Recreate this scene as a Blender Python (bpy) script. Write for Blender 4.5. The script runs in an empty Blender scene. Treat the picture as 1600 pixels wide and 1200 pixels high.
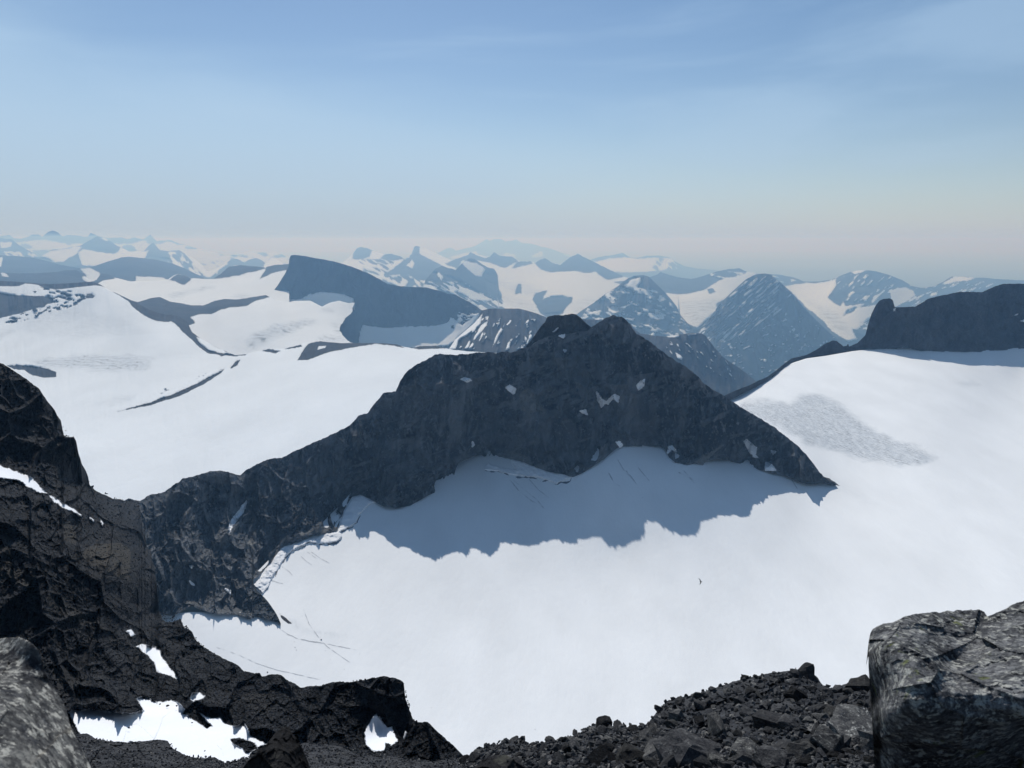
import bpy, bmesh, math, random
import numpy as np
from mathutils import Vector, Matrix, Euler
random.seed(7)
RG = np.random.default_rng(7)
SC = bpy.context.scene
COL = SC.collection

# ------------------------------------------------------------------ camera
PITCH = math.radians(10.95)
FPX = 1164.0                       # focal length in pixels of the 1600x1200 photograph
cam_d = bpy.data.cameras.new('camera')
cam_d.sensor_width = 36.0
cam_d.lens = 36.0 * FPX / 1600.0
cam_d.clip_start = 0.1
cam_d.clip_end = 400000.0
cam_d.dof.use_dof = True
cam_d.dof.focus_distance = 400.0
cam_d.dof.aperture_fstop = 6.8
cam = bpy.data.objects.new('camera', cam_d)
COL.objects.link(cam)
cam.location = (0, 0, 0)
cam.rotation_euler = (math.pi / 2 - PITCH, 0, 0)
SC.camera = cam

# ------------------------------------------------------------------ sun and sky
SUN_AZ, SUN_EL = math.radians(-13.0), math.radians(42.0)   # azimuth from +Y towards +X
sun_d = bpy.data.lights.new('sun', 'SUN')
sun_d.energy = 5.0
sun_d.angle = math.radians(0.5)
sun_d.color = (1.0, 0.98, 0.95)
sun = bpy.data.objects.new('sun', sun_d)
COL.objects.link(sun)
S = Vector((math.sin(SUN_AZ) * math.cos(SUN_EL), math.cos(SUN_AZ) * math.cos(SUN_EL), math.sin(SUN_EL)))
sun.rotation_euler = S.to_track_quat('Z', 'Y').to_euler()

world = bpy.data.worlds.new('World')
SC.world = world
world.use_nodes = True
wn = world.node_tree
wn.nodes.clear()
def wnode(t, **kw):
    n = wn.nodes.new(t)
    for k, v in kw.items(): setattr(n, k, v)
    return n
sky = wnode('ShaderNodeTexSky', sky_type='NISHITA')
sky.sun_disc = False
sky.sun_elevation = SUN_EL
sky.sun_rotation = SUN_AZ
sky.altitude = 2400
sky.air_density = 1.15
sky.dust_density = 1.0
sky.ozone_density = 1.6
# thin streaks of high cloud
tc = wnode('ShaderNodeTexCoord')
mp = wnode('ShaderNodeMapping')
mp.inputs['Rotation'].default_value = (0, math.radians(9), 0)
mp.inputs['Scale'].default_value = (1.0, 1.0, 5.0)
wn.links.new(tc.outputs['Generated'], mp.inputs['Vector'])
nz = wnode('ShaderNodeTexNoise')
nz.inputs['Scale'].default_value = 1.7
nz.inputs['Detail'].default_value = 5
nz.inputs['Roughness'].default_value = 0.52
nz.inputs['Distortion'].default_value = 0.5
wn.links.new(mp.outputs['Vector'], nz.inputs['Vector'])
cr = wnode('ShaderNodeMapRange')
cr.interpolation_type = 'SMOOTHSTEP'
cr.inputs['From Min'].default_value = 0.46
cr.inputs['From Max'].default_value = 0.66
cr.inputs['To Min'].default_value = 0.0
cr.inputs['To Max'].default_value = 0.40
wn.links.new(nz.outputs['Fac'], cr.inputs['Value'])
sep0 = wnode('ShaderNodeSeparateXYZ'); wn.links.new(tc.outputs['Generated'], sep0.inputs[0])
def wm0(op, a, b):
    n = wnode('ShaderNodeMath', operation=op)
    for i, v in enumerate((a, b)):
        if isinstance(v, (int, float)): n.inputs[i].default_value = v
        else: wn.links.new(v, n.inputs[i])
    return n.outputs[0]
veil = wm0('ADD', wm0('MULTIPLY', sep0.outputs['Z'], -1.0), wm0('MULTIPLY', sep0.outputs['X'], -.24))
veil = wm0('ADD', veil, wm0('MULTIPLY', nz.outputs['Fac'], .30))
vr = wnode('ShaderNodeMapRange'); vr.interpolation_type = 'SMOOTHSTEP'
wn.links.new(veil, vr.inputs['Value'])
for k_, v_ in (('From Min', -.06), ('From Max', .20), ('To Min', 0.0), ('To Max', .80)): vr.inputs[k_].default_value = v_
vf = wm0('MAXIMUM', vr.outputs['Result'], wm0('MULTIPLY', cr.outputs['Result'], 1.0))
mixs = wnode('ShaderNodeMix', data_type='RGBA')
mixs.inputs['B'].default_value = (5.6, 7.9, 10.4, 1)
hs_ = wnode('ShaderNodeHueSaturation'); hs_.inputs['Saturation'].default_value = 1.12; hs_.inputs['Hue'].default_value = .498
wn.links.new(sky.outputs['Color'], hs_.inputs['Color'])
wn.links.new(hs_.outputs['Color'], mixs.inputs['A'])
wn.links.new(vf, mixs.inputs['Factor'])
# the milky layer low over the horizon
sepv = wnode('ShaderNodeSeparateXYZ')
wn.links.new(tc.outputs['Generated'], sepv.inputs[0])
def wmath(op, a, b):
    n = wnode('ShaderNodeMath', operation=op)
    for i, v in enumerate((a, b)):
        if isinstance(v, (int, float)): n.inputs[i].default_value = v
        else: wn.links.new(v, n.inputs[i])
    return n.outputs[0]
low = wmath('POWER', 2.718, wmath('MULTIPLY', wmath('MAXIMUM', sepv.outputs['Z'], 0.0), -10.0))
low = wmath('MULTIPLY', low, 0.85)
mixh = wnode('ShaderNodeMix', data_type='RGBA')
mixh.inputs['B'].default_value = (4.9, 5.6, 6.5, 1)
wn.links.new(mixs.outputs['Result'], mixh.inputs['A'])
wn.links.new(low, mixh.inputs['Factor'])
bg = wnode('ShaderNodeBackground')
bg.inputs['Strength'].default_value = 0.105
wn.links.new(mixh.outputs['Result'], bg.inputs['Color'])
wo = wnode('ShaderNodeOutputWorld')
wn.links.new(bg.outputs['Background'], wo.inputs['Surface'])

SC.view_settings.view_transform = 'Standard'
SC.view_settings.look = 'None'
SC.view_settings.exposure = -0.32
SC.view_settings.gamma = 1.0
SC.view_settings.use_curve_mapping = False
SC.cycles.use_denoising = True
SC.cycles.max_bounces = 5
SC.cycles.diffuse_bounces = 3
SC.cycles.volume_bounces = 0
SC.cycles.use_adaptive_sampling = False

# ------------------------------------------------------------------ numeric helpers
def uv(px, py):
    """direction of a line of sight, scaled to one metre of world Y"""
    cx = (np.asarray(px, float) - 800) / FPX
    cy = (600 - np.asarray(py, float)) / FPX
    y = math.cos(PITCH) + cy * math.sin(PITCH)
    z = -math.sin(PITCH) + cy * math.cos(PITCH)
    return cx / y, z / y

def tps(pts, vals, lam=1e-5):
    pts = np.array(pts, float); n = len(pts)
    d = np.linalg.norm(pts[:, None] - pts[None], axis=2)
    K = np.where(d > 0, d * d * np.log(d + 1e-12), 0) + lam * np.eye(n)
    Pm = np.c_[np.ones(n), pts]
    A = np.block([[K, Pm], [Pm.T, np.zeros((3, 3))]])
    w = np.linalg.solve(A, np.r_[vals, 0, 0, 0])
    def f(u, v):
        r = w[n] + w[n + 1] * u + w[n + 2] * v
        for i in range(n):
            d2 = (u - pts[i, 0]) ** 2 + (v - pts[i, 1]) ** 2
            r = r + w[i] * .5 * d2 * np.log(d2 + 1e-14)
        return r
    return f

def pl(s):
    return np.array([[float(a) for a in p.split(',')] for p in s.split()])

def hsh(ix, iy, iz, seed):
    h = (ix.astype(np.int64) * 374761393 + iy.astype(np.int64) * 668265263 + iz.astype(np.int64) * 2147483647 + seed * 974634777) & 0xFFFFFFFF
    h = ((h ^ (h >> 13)) * 1274126177) & 0xFFFFFFFF
    h = ((h ^ (h >> 16)) * 2246822519) & 0xFFFFFFFF
    h = h ^ (h >> 15)
    return (h & 0xFFFFFF) / float(0x1000000)

def vnoise(x, y, z, seed=0):
    ix, iy, iz = np.floor(x), np.floor(y), np.floor(z)
    fx, fy, fz = x - ix, y - iy, z - iz
    ix = ix.astype(np.int64); iy = iy.astype(np.int64); iz = iz.astype(np.int64)
    fx = fx * fx * fx * (fx * (fx * 6 - 15) + 10); fy = fy * fy * fy * (fy * (fy * 6 - 15) + 10); fz = fz * fz * fz * (fz * (fz * 6 - 15) + 10)
    r = 0
    for a in (0, 1):
        wx = fx if a else 1 - fx
        for b in (0, 1):
            wy = fy if b else 1 - fy
            for c in (0, 1):
                wz = fz if c else 1 - fz
                r = r + wx * wy * wz * hsh(ix + a, iy + b, iz + c, seed)
    return r * 2 - 1

def fbm(x, y, z, octv=4, seed=0, rough=.5):
    r = 0; a = 1; s = 0
    for o in range(octv):
        r = r + a * vnoise(x, y, z, seed + o * 17); s += a
        x, y, z, a = x * 2.03 + 13.7, y * 2.03 + 5.1, z * 2.03 + 9.3, a * rough
    return r / s

def ridged(x, y, z, octv=4, seed=0, rough=.5):
    r = 0; a = 1; s = 0
    for o in range(octv):
        r = r + a * (1 - 2 * np.abs(vnoise(x, y, z, seed + o * 23))); s += a
        x, y, z, a = x * 2.07 + 3.7, y * 2.07 + 8.1, z * 2.07 + 1.3, a * rough
    return r / s

def facets(x, y, z, seed=0, tilt=1.0):
    """blocky fracture: every cell of a 3-D cell pattern is its own tilted plane"""
    ix, iy, iz = [np.floor(t).astype(np.int64) for t in (x, y, z)]
    best = np.full(x.shape, 1e9); second = np.full(x.shape, 1e9); val = np.zeros(x.shape)
    for a in (-1, 0, 1):
        for b in (-1, 0, 1):
            for c in (-1, 0, 1):
                jx, jy, jz = ix + a, iy + b, iz + c
                qx = jx + hsh(jx, jy, jz, seed); qy = jy + hsh(jx, jy, jz, seed + 1); qz = jz + hsh(jx, jy, jz, seed + 2)
                dx, dy, dz = x - qx, y - qy, z - qz
                d = dx * dx + dy * dy + dz * dz
                m = d < best
                second = np.where(m, best, np.minimum(second, d))
                if m.any():
                    h = hsh(jx, jy, jz, seed + 3) * 2 - 1
                    t1 = hsh(jx, jy, jz, seed + 4) * 2 - 1
                    t2 = hsh(jx, jy, jz, seed + 5) * 2 - 1
                    val = np.where(m, h + tilt * (t1 * dx + t2 * dz), val)
                best = np.where(m, d, best)
    crack = np.clip(1 - (np.sqrt(second) - np.sqrt(best)) * 6, 0, 1)
    return val - crack * .6

def polysd(X, Y, poly, reach=14.0):
    """signed distance (pixels, positive inside) of points to a polygon, clamped to +-reach"""
    out = np.full(X.shape, -reach)
    m = (X > poly[:, 0].min() - reach) & (X < poly[:, 0].max() + reach) & (Y > poly[:, 1].min() - reach) & (Y < poly[:, 1].max() + reach)
    if not m.any(): return out
    x, y = X[m], Y[m]
    d = np.full(x.shape, reach ** 2); ins = np.zeros(x.shape, bool)
    n = len(poly)
    for i in range(n):
        x0, y0 = poly[i]; x1, y1 = poly[(i + 1) % n]
        ex, ey = x1 - x0, y1 - y0
        t = np.clip(((x - x0) * ex + (y - y0) * ey) / (ex * ex + ey * ey + 1e-9), 0, 1)
        d = np.minimum(d, (x - x0 - t * ex) ** 2 + (y - y0 - t * ey) ** 2)
        if y0 != y1:
            c = ((y0 > y) != (y1 > y)) & (x < (x1 - x0) * (y - y0) / (y1 - y0) + x0)
            ins ^= c
    d = np.sqrt(d)
    out[m] = np.where(ins, d, -d)
    return out

# ------------------------------------------------------------------ materials
class NT:
    def __init__(s, name):
        s.m = bpy.data.materials.new(name); s.m.use_nodes = True
        s.t = s.m.node_tree; s.t.nodes.clear()
        s.out = s.t.nodes.new('ShaderNodeOutputMaterial')
        s.b = s.t.nodes.new('ShaderNodeBsdfPrincipled')
        s.t.links.new(s.b.outputs[0], s.out.inputs['Surface'])
        s.geo = s.t.nodes.new('ShaderNodeNewGeometry').outputs['Position']
    def n(s, t): return s.t.nodes.new(t)
    def ln(s, a, b): s.t.links.new(a, b)
    def obj_coords(s): s.geo = s.n('ShaderNodeTexCoord').outputs['Object']
    def scaled(s, sc, rot=(0, 0, 0)):
        m = s.n('ShaderNodeMapping'); m.inputs['Scale'].default_value = sc; m.inputs['Rotation'].default_value = rot
        s.ln(s.geo, m.inputs['Vector']); return m.outputs['Vector']
    def noise(s, scale, detail=4, rough=.55, vec=None, dist=0.0):
        n = s.n('ShaderNodeTexNoise'); n.inputs['Scale'].default_value = scale; n.inputs['Detail'].default_value = detail
        n.inputs['Roughness'].default_value = rough; n.inputs['Distortion'].default_value = dist
        s.ln(vec or s.geo, n.inputs['Vector']); return n.outputs['Fac']
    def voro(s, scale, vec=None, feat='F1'):
        n = s.n('ShaderNodeTexVoronoi'); n.feature = feat; n.inputs['Scale'].default_value = scale
        s.ln(vec or s.geo, n.inputs['Vector']); return n
    def math(s, op, a, b=None):
        n = s.n('ShaderNodeMath'); n.operation = op
        for i, v in enumerate((a, b)):
            if v is None: continue
            if isinstance(v, (int, float)): n.inputs[i].default_value = v
            else: s.ln(v, n.inputs[i])
        return n.outputs[0]
    def rng(s, v, a, b, c=0.0, d=1.0):
        n = s.n('ShaderNodeMapRange')
        s.ln(v, n.inputs['Value'])
        for k, x in zip(('From Min', 'From Max', 'To Min', 'To Max'), (a, b, c, d)): n.inputs[k].default_value = x
        return n.outputs['Result']
    def mix(s, f, a, b, mode='MIX'):
        n = s.n('ShaderNodeMix'); n.data_type = 'RGBA'; n.blend_type = mode
        for k, v in (('Factor', f), ('A', a), ('B', b)):
            if isinstance(v, (int, float)): n.inputs[k].default_value = v
            elif isinstance(v, tuple): n.inputs[k].default_value = (*v, 1)
            else: s.ln(v, n.inputs[k])
        return n.outputs['Result']
    def attr(s, name):
        n = s.n('ShaderNodeAttribute'); n.attribute_name = name; return n.outputs['Fac']
    def bump(s, h, strength=.5, dist=1.0, prev=None):
        n = s.n('ShaderNodeBump'); n.inputs['Strength'].default_value = strength; n.inputs['Distance'].default_value = dist
        s.ln(h, n.inputs['Height'])
        if prev is not None: s.ln(prev, n.inputs['Normal'])
        return n.outputs['Normal']

def terrain_material(name, rock_dark, rock_light, unit, snow=(.80, .82, .84), rock_bump=.6, snow_bump=.10, edge=.6, streak=(1, 1, .35), brown=None, ice_dir=(.02, .038)):
    """rock and snow told apart by the mesh's own 'snow' attribute; unit = size in metres of one photograph pixel there"""
    s = NT(name)
    u = unit
    n1 = s.noise(1 / (60 * u), 6, .6, s.scaled(streak))
    n2 = s.noise(1 / (9 * u), 5, .65, s.scaled(streak))
    n3 = s.noise(1 / (2.2 * u), 3, .6)
    rock = s.mix(s.rng(n1, .38, .64), rock_dark, rock_light)
    rock = s.mix(s.rng(n2, .42, .70), rock, s.mix(1.0, rock, (1.75, 1.78, 1.82), 'MULTIPLY'))
    rock = s.mix(s.rng(n3, .35, .65), s.mix(1.0, rock, (.6, .6, .62), 'MULTIPLY'), rock)
    tone = s.attr('tone')
    rock = s.mix(tone, rock, brown or tuple(min(1, c * 2.2) for c in rock_light))
    # snow
    vec = s.scaled((1, .4, 1))
    sn = s.noise(1 / (70 * u), 4, .5, vec)
    snc = s.mix(s.rng(sn, .3, .7), tuple(c * .91 for c in snow), snow)
    fine = s.noise(1 / (6 * u), 4, .6, vec)
    snc = s.mix(s.rng(fine, .35, .75, 0, .10), snc, (.60, .64, .68))
    ice = s.attr('ice')
    wv = s.scaled((1, 1, 1), (0, 0, .35))
    sx = s.n('ShaderNodeSeparateXYZ'); s.ln(s.geo, sx.inputs[0])
    across = s.math('ADD', s.math('MULTIPLY', sx.outputs['X'], ice_dir[0] / u), s.math('MULTIPLY', sx.outputs['Y'], ice_dir[1] / u))
    warp = s.noise(1 / (40 * u), 4, .6, s.scaled((1, .3, .3)))
    breaks = s.noise(1 / (12 * u), 4, .65, s.scaled((1, .3, .3)))
    lines = s.math('ABSOLUTE', s.math('SUBTRACT', s.math('FRACT', s.math('ADD', across, s.math('MULTIPLY', warp, 5.0))), .5))
    lines = s.math('MULTIPLY', s.rng(lines, .03, .30, 1, 0), s.rng(breaks, .38, .60))
    icec = s.mix(lines, (.50, .54, .58), (.17, .19, .21))
    snc = s.mix(s.math('MULTIPLY', ice, s.rng(fine, .3, .6, .35, 1.0)), snc, icec)
    # edge between them
    sd = s.math('ADD', s.attr('snow'), s.math('MULTIPLY', s.math('SUBTRACT', s.noise(1 / (4 * u), 4, .7), .5), edge * 6))
    f = s.rng(sd, -.35, .35)
    s.ln(s.mix(f, rock, snc), s.b.inputs['Base Color'])
    s.b.inputs['Roughness'].default_value = .85
    s.b.inputs['Specular IOR Level'].default_value = .06
    hb = s.math('ADD', s.math('MULTIPLY', n2, 1.0), s.math('MULTIPLY', n3, .35))
    hs = s.math('ADD', s.math('MULTIPLY', fine, snow_bump * 2.0), s.math('MULTIPLY', sn, snow_bump * 3.0))
    mixh = s.n('ShaderNodeMix'); mixh.data_type = 'FLOAT'
    s.ln(f, mixh.inputs['Factor']); s.ln(s.math('MULTIPLY', hb, rock_bump * 2), mixh.inputs['A']); s.ln(hs, mixh.inputs['B'])
    s.ln(s.bump(mixh.outputs['Result'], .9, 4 * u), s.b.inputs['Normal'])
    return s.m

def stone_material(name, dark, light, lichen=.3, scale=1.0, lichen_col=(.42, .42, .38), green=0.0, contrast=1.0, vary=True, mottle=0):
    s = NT(name); s.obj_coords()
    a = s.noise(2.2 * scale, 8, .66)
    b = s.noise(14 * scale, 6, .7)
    col = s.mix(s.rng(a, .5 - .16 * contrast, .5 + .16 * contrast), dark, light)
    col = s.mix(s.rng(b, .35, .7), s.mix(1.0, col, (.5, .5, .52), 'MULTIPLY'), s.mix(1.0, col, (1.5, 1.48, 1.42), 'MULTIPLY'))
    c = s.noise(5 * scale, 7, .75)
    spots = s.noise(24 * scale, 3, .6)
    lm = s.math('MULTIPLY', s.rng(c, .55, .62), s.rng(spots, .42, .55))
    col = s.mix(s.math('MULTIPLY', lm, lichen), col, lichen_col)
    d = s.noise(3.1 * scale, 7, .75, s.scaled((1, 1, 1), (.5, .3, 1)))
    col = s.mix(s.rng(d, .60, .68, 0, .85), col, (.012, .012, .014))
    if mottle > 0:
        m1 = s.noise(mottle * 1.3, 5, .7); m2 = s.noise(mottle * .8, 6, .72)
        col = s.mix(s.rng(m1, .47, .53, 0, .75), col, s.mix(1.0, col, (.28, .28, .31), 'MULTIPLY'))
        col = s.mix(s.rng(m2, .54, .60, 0, .8), col, lichen_col)
    if green > 0:
        g = s.noise(4.0 * scale, 5, .6, s.scaled((1, 1, .6), (1.2, .3, .4)))
        col = s.mix(s.rng(g, .62, .68, 0, green), col, (.13, .15, .05))
    oi = s.n('ShaderNodeObjectInfo').outputs['Random']
    k = s.rng(oi, 0, 1, .5, 2.1); vm = s.n('ShaderNodeVectorMath'); vm.operation = 'SCALE'
    s.ln(col, vm.inputs[0]); s.ln(k if vary else s.rng(oi, 0, 1, 1, 1), vm.inputs['Scale']); col = vm.outputs[0]
    s.ln(col, s.b.inputs['Base Color'])
    s.b.inputs['Roughness'].default_value = .9
    s.b.inputs['Specular IOR Level'].default_value = .08
    h = s.math('ADD', s.math('MULTIPLY', a, .6), s.math('MULTIPLY', b, .35))
    n = s.bump(h, .7, .12 / scale)
    s.ln(s.bump(spots, .4, .02 / scale, n), s.b.inputs['Normal'])
    return s.m

def plain(name, col, rough=.85, nscale=None, var=.25):
    s = NT(name)
    if nscale:
        n = s.noise(nscale, 4, .6)
        s.ln(s.mix(s.rng(n, .3, .7), tuple(c * (1 - var) for c in col), tuple(min(1, c * (1 + var)) for c in col)), s.b.inputs['Base Color'])
    else:
        s.b.inputs['Base Color'].default_value = (*col, 1)
    s.b.inputs['Roughness'].default_value = rough
    return s.m

# ------------------------------------------------------------------ objects
def tag(o, label=None, cat=None, kind=None, group=None):
    if label: o['label'] = label
    if cat: o['category'] = cat
    if kind: o['kind'] = kind
    if group: o['group'] = group
    return o

def mesh_np(name, V, Q, mat, attrs=None, smooth=True, parent=None):
    me = bpy.data.meshes.new(name)
    me.vertices.add(len(V)); me.vertices.foreach_set('co', np.ascontiguousarray(V, np.float32).ravel())
    k = Q.shape[1]
    me.loops.add(Q.size); me.loops.foreach_set('vertex_index', Q.astype(np.int32).ravel())
    me.polygons.add(len(Q)); me.polygons.foreach_set('loop_start', np.arange(0, Q.size, k, dtype=np.int32))
    me.polygons.foreach_set('use_smooth', np.full(len(Q), smooth))
    me.update(calc_edges=True)
    if attrs:
        for a, v in attrs.items():
            at = me.attributes.new(a, 'FLOAT', 'POINT'); at.data.foreach_set('value', np.ascontiguousarray(v, np.float32))
    me.materials.append(mat)
    o = bpy.data.objects.new(name, me); COL.objects.link(o)
    if parent: o.parent = parent
    return o

def jit_line(x, amp, scale, seed):
    return amp * fbm(x / scale, x * 0 + seed * 3.1, x * 0, 5, seed, .6)

class Terrain:
    """a mountain side or snowfield: a ridge line, a foot line and distances between them, as real relief"""
    def __init__(s, ctrl, disp, default=-6.0, masks=(), ices=(), tones=(), tnoise=(), specks=(), warp=2.0, wscale=9.0, damp=.9, lam=1e-5, ymin=None, ymax=None):
        pts, q = [], []
        for c in ctrl:
            u, v = uv(c[0], c[1])
            Y = c[2] if c[2] > 0 else c[2] / v
            pts.append((float(u), float(v))); q.append(1 / Y)
        s.f = tps(pts, q, lam)
        s.qmin, s.qmax = min(q) * .75, max(q) * 1.3
        s.disp, s.default, s.masks, s.ices, s.tones, s.specks = disp, default, masks, ices, tones, specks
        s.warp, s.wscale, s.damp = warp, wscale, damp
        s.tnoise = tnoise
        s.lines = None
    def snow(s, X, Y):
        wx = X + s.warp * fbm(X / s.wscale, Y / s.wscale, X * 0 + 3.3, 4, 91, .65)
        wy = Y + s.warp * fbm(X / s.wscale, Y / s.wscale, X * 0 + 7.7, 4, 92, .65)
        F = np.full(X.shape, float(s.default))
        for sign, poly in s.masks:
            sd = polysd(wx, wy, poly)
            F = np.maximum(F, sd) if sign > 0 else np.minimum(F, -sd)
        for (sign, poly, sx, sy, ang, thr, seed) in s.specks:
            ca, sa = math.cos(ang), math.sin(ang)
            a, b = (X * ca + Y * sa) / sx, (-X * sa + Y * ca) / sy
            n = fbm(a, b, X * 0 + seed, 4, seed, .55)
            sd = np.minimum((n - thr) * 14, polysd(X, Y, poly))
            F = np.maximum(F, sd) if sign > 0 else np.minimum(F, -sd)
        return F
    def base(s, X, Y):
        u, v = uv(X, Y)
        q = np.clip(s.f(u, v), s.qmin, s.qmax)
        d = 1 / q
        return u * d, d, v * d, u, v
    def surf(s, X, Y, F=None, off=0.0):
        X = np.asarray(X, float); Y = np.asarray(Y, float)
        x, y, z, u, v = s.base(X, Y)
        d = 0
        mpp = y / FPX
        if any(k[0][0] == 'p' for k in s.disp):
            y2 = s.base(X, Y - 2.0)[1]
            g = mpp + .62 * np.clip(np.abs(y2 - y) / 2.0, 0, mpp * 2.6)
        for kind, sz, amp, zs, seed in s.disp:
            if kind[0] == 'p':
                a = X / sz + .35 * fbm(X / sz / 1.5, Y / sz / 1.5, X * 0 + seed, 3, seed + 50); b = Y / sz * zs + .35 * fbm(X / sz / 1.5, Y / sz / 1.5, X * 0 + seed + 9, 3, seed + 51); c = y / (mpp * sz * 9)
                h = facets(a, b, c, seed) if kind == 'pfac' else (ridged(a, b, c, 4, seed) if kind == 'prid' else fbm(a, b, c, 5, seed))
                d = d + amp * sz * g * h
            if kind == 'fbm': d = d + amp * fbm(x / sz, y / sz, z / sz * zs, 5, seed)
            elif kind == 'rid': d = d + amp * ridged(x / sz, y / sz, z / sz * zs, 4, seed)
            elif kind == 'fac': d = d + amp * facets(x / sz + .8 * fbm(x / sz, y / sz, z / sz, 2, seed + 50), y / sz, z / sz * zs, seed)
            elif kind == 'snow': d = d + 0
        if F is None: F = s.snow(X, Y)
        k = 1 - s.damp * np.clip(F / 3 + .5, 0, 1)
        if s.lines is not None:
            tp, bt = s.lines
            d = d * np.clip((Y - np.interp(X, tp[:, 0], tp[:, 1])) / 26, .22, 1) * np.clip((np.interp(X, bt[:, 0], bt[:, 1]) - Y) / 12, .25, 1)
        d = d * k
        for kind, sz, amp, zs, seed in s.disp:
            if kind == 'snow': d = d + amp * fbm(x / sz, y / sz * .6, z / sz, 4, seed)
        D = y + d + off
        return np.stack([u * D, D, v * D], -1), F

def build(name, T, top, bot, x0, x1, step, mat, back=None, jit=(1.0, 12.0), seed=1, rowstep=None, botjit=0.0, parent=None, smooth=True, cut=None, fade=False):
    top = pl(top) if isinstance(top, str) else top
    bot = pl(bot) if isinstance(bot, str) else bot
    for nm_, ln_ in (('top', top), ('bot', bot)):
        if (np.diff(ln_[:, 0]) <= 0).any(): print('NONMONO', name, nm_, seed, ln_[1:][np.diff(ln_[:, 0]) <= 0])
    if fade: T.lines = (top, bot)
    nx = int((x1 - x0) / step) + 1
    xs = np.linspace(x0, x1, nx)
    yt = np.interp(xs, top[:, 0], top[:, 1]) + jit_line(xs, jit[0] * 1.6, jit[1], seed) + jit_line(xs, jit[0] * .6, jit[1] / 4, seed + 5)
    yb = np.interp(xs, bot[:, 0], bot[:, 1])
    if botjit: yb = yb + jit_line(xs, botjit * 1.6, 14, seed + 9) + jit_line(xs, botjit * .8, 4, seed + 10)
    yb = np.maximum(yb, yt + .6)
    nr = int(min(900, max(4, np.percentile(yb - yt, 90) / (rowstep or step)))) + 1
    t = np.linspace(0, 1, nr)
    X = np.repeat(xs[None], nr, 0); Yp = yt[None] + (yb - yt)[None] * t[:, None]
    P, F = T.surf(X.ravel(), Yp.ravel())
    tone = np.zeros(len(F)); ice = np.zeros(len(F))
    for poly, a in T.ices: ice = np.maximum(ice, a * np.clip(polysd(X.ravel(), Yp.ravel(), poly) / 9 + .35 + .6 * fbm(X.ravel() / 25, Yp.ravel() / 9, 0 * F, 4, 44), 0, 1))
    for poly, a in T.tones: tone = np.maximum(tone, a * np.clip(polysd(X.ravel() + 3 * fbm(X.ravel() / 8, Yp.ravel() / 8, 0 * F, 3, 5), Yp.ravel(), poly) / 2 + .5, 0, 1))
    for (sx, sy, ang, thr, amp, sd_) in T.tnoise:
        ca, sa = math.cos(ang), math.sin(ang); xr, yr = X.ravel(), Yp.ravel()
        tone = np.maximum(tone, amp * np.clip((fbm((xr * ca + yr * sa) / sx, (-xr * sa + yr * ca) / sy, xr * 0, 5, sd_, .62) - thr) * 5, 0, 1))
    V = P.reshape(nr, nx, 3)
    if back is None:
        d = float(np.median(V[0, :, 1])); back = (d * .05, .62)
    L, sl = back
    sl = np.maximum(sl, -V[0, :, 2] / V[0, :, 1] * 1.35 + .12)
    rows = []
    for k in (1.0, .55, .28, .12, .04):
        r = V[0].copy(); r[:, 1] += L * k * (1 + .25 * fbm(xs / 40, xs * 0 + k, xs * 0, 3, seed + 3)); r[:, 2] -= L * k * sl * (1 + .2 * fbm(xs / 15, xs * 0 + k * 3, xs * 0, 3, seed + 4))
        r[:, 0] *= r[:, 1] / V[0, :, 1]
        rows.append(r)
    nb = len(rows)
    V = np.concatenate([np.array(rows), V], 0).reshape(-1, 3)
    pad = np.tile(F.reshape(nr, nx)[0], nb); F = np.concatenate([np.minimum(pad, 0.2) if False else pad, F])
    z = np.zeros(nb * nx); tone = np.concatenate([z, tone]); ice = np.concatenate([z, ice])
    R = nr + nb
    i = (np.arange(R - 1)[:, None] * nx + np.arange(nx - 1)[None]).ravel()
    Q = np.stack([i, i + nx, i + nx + 1, i + 1], -1)
    if cut is not None:
        xc = np.tile(xs, R); yc = np.concatenate([np.tile(yt, nb), Yp.ravel()])
        sdc = polysd(xc + 1.5 * fbm(xc / 6, yc / 6, xc * 0, 3, 8), yc, cut)
        Q = Q[(sdc[Q].min(1) < 0)]
    o = mesh_np(name, V, Q, mat, {'snow': F, 'tone': tone, 'ice': ice}, smooth=smooth, parent=parent)
    T.obj = o
    return o

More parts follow.
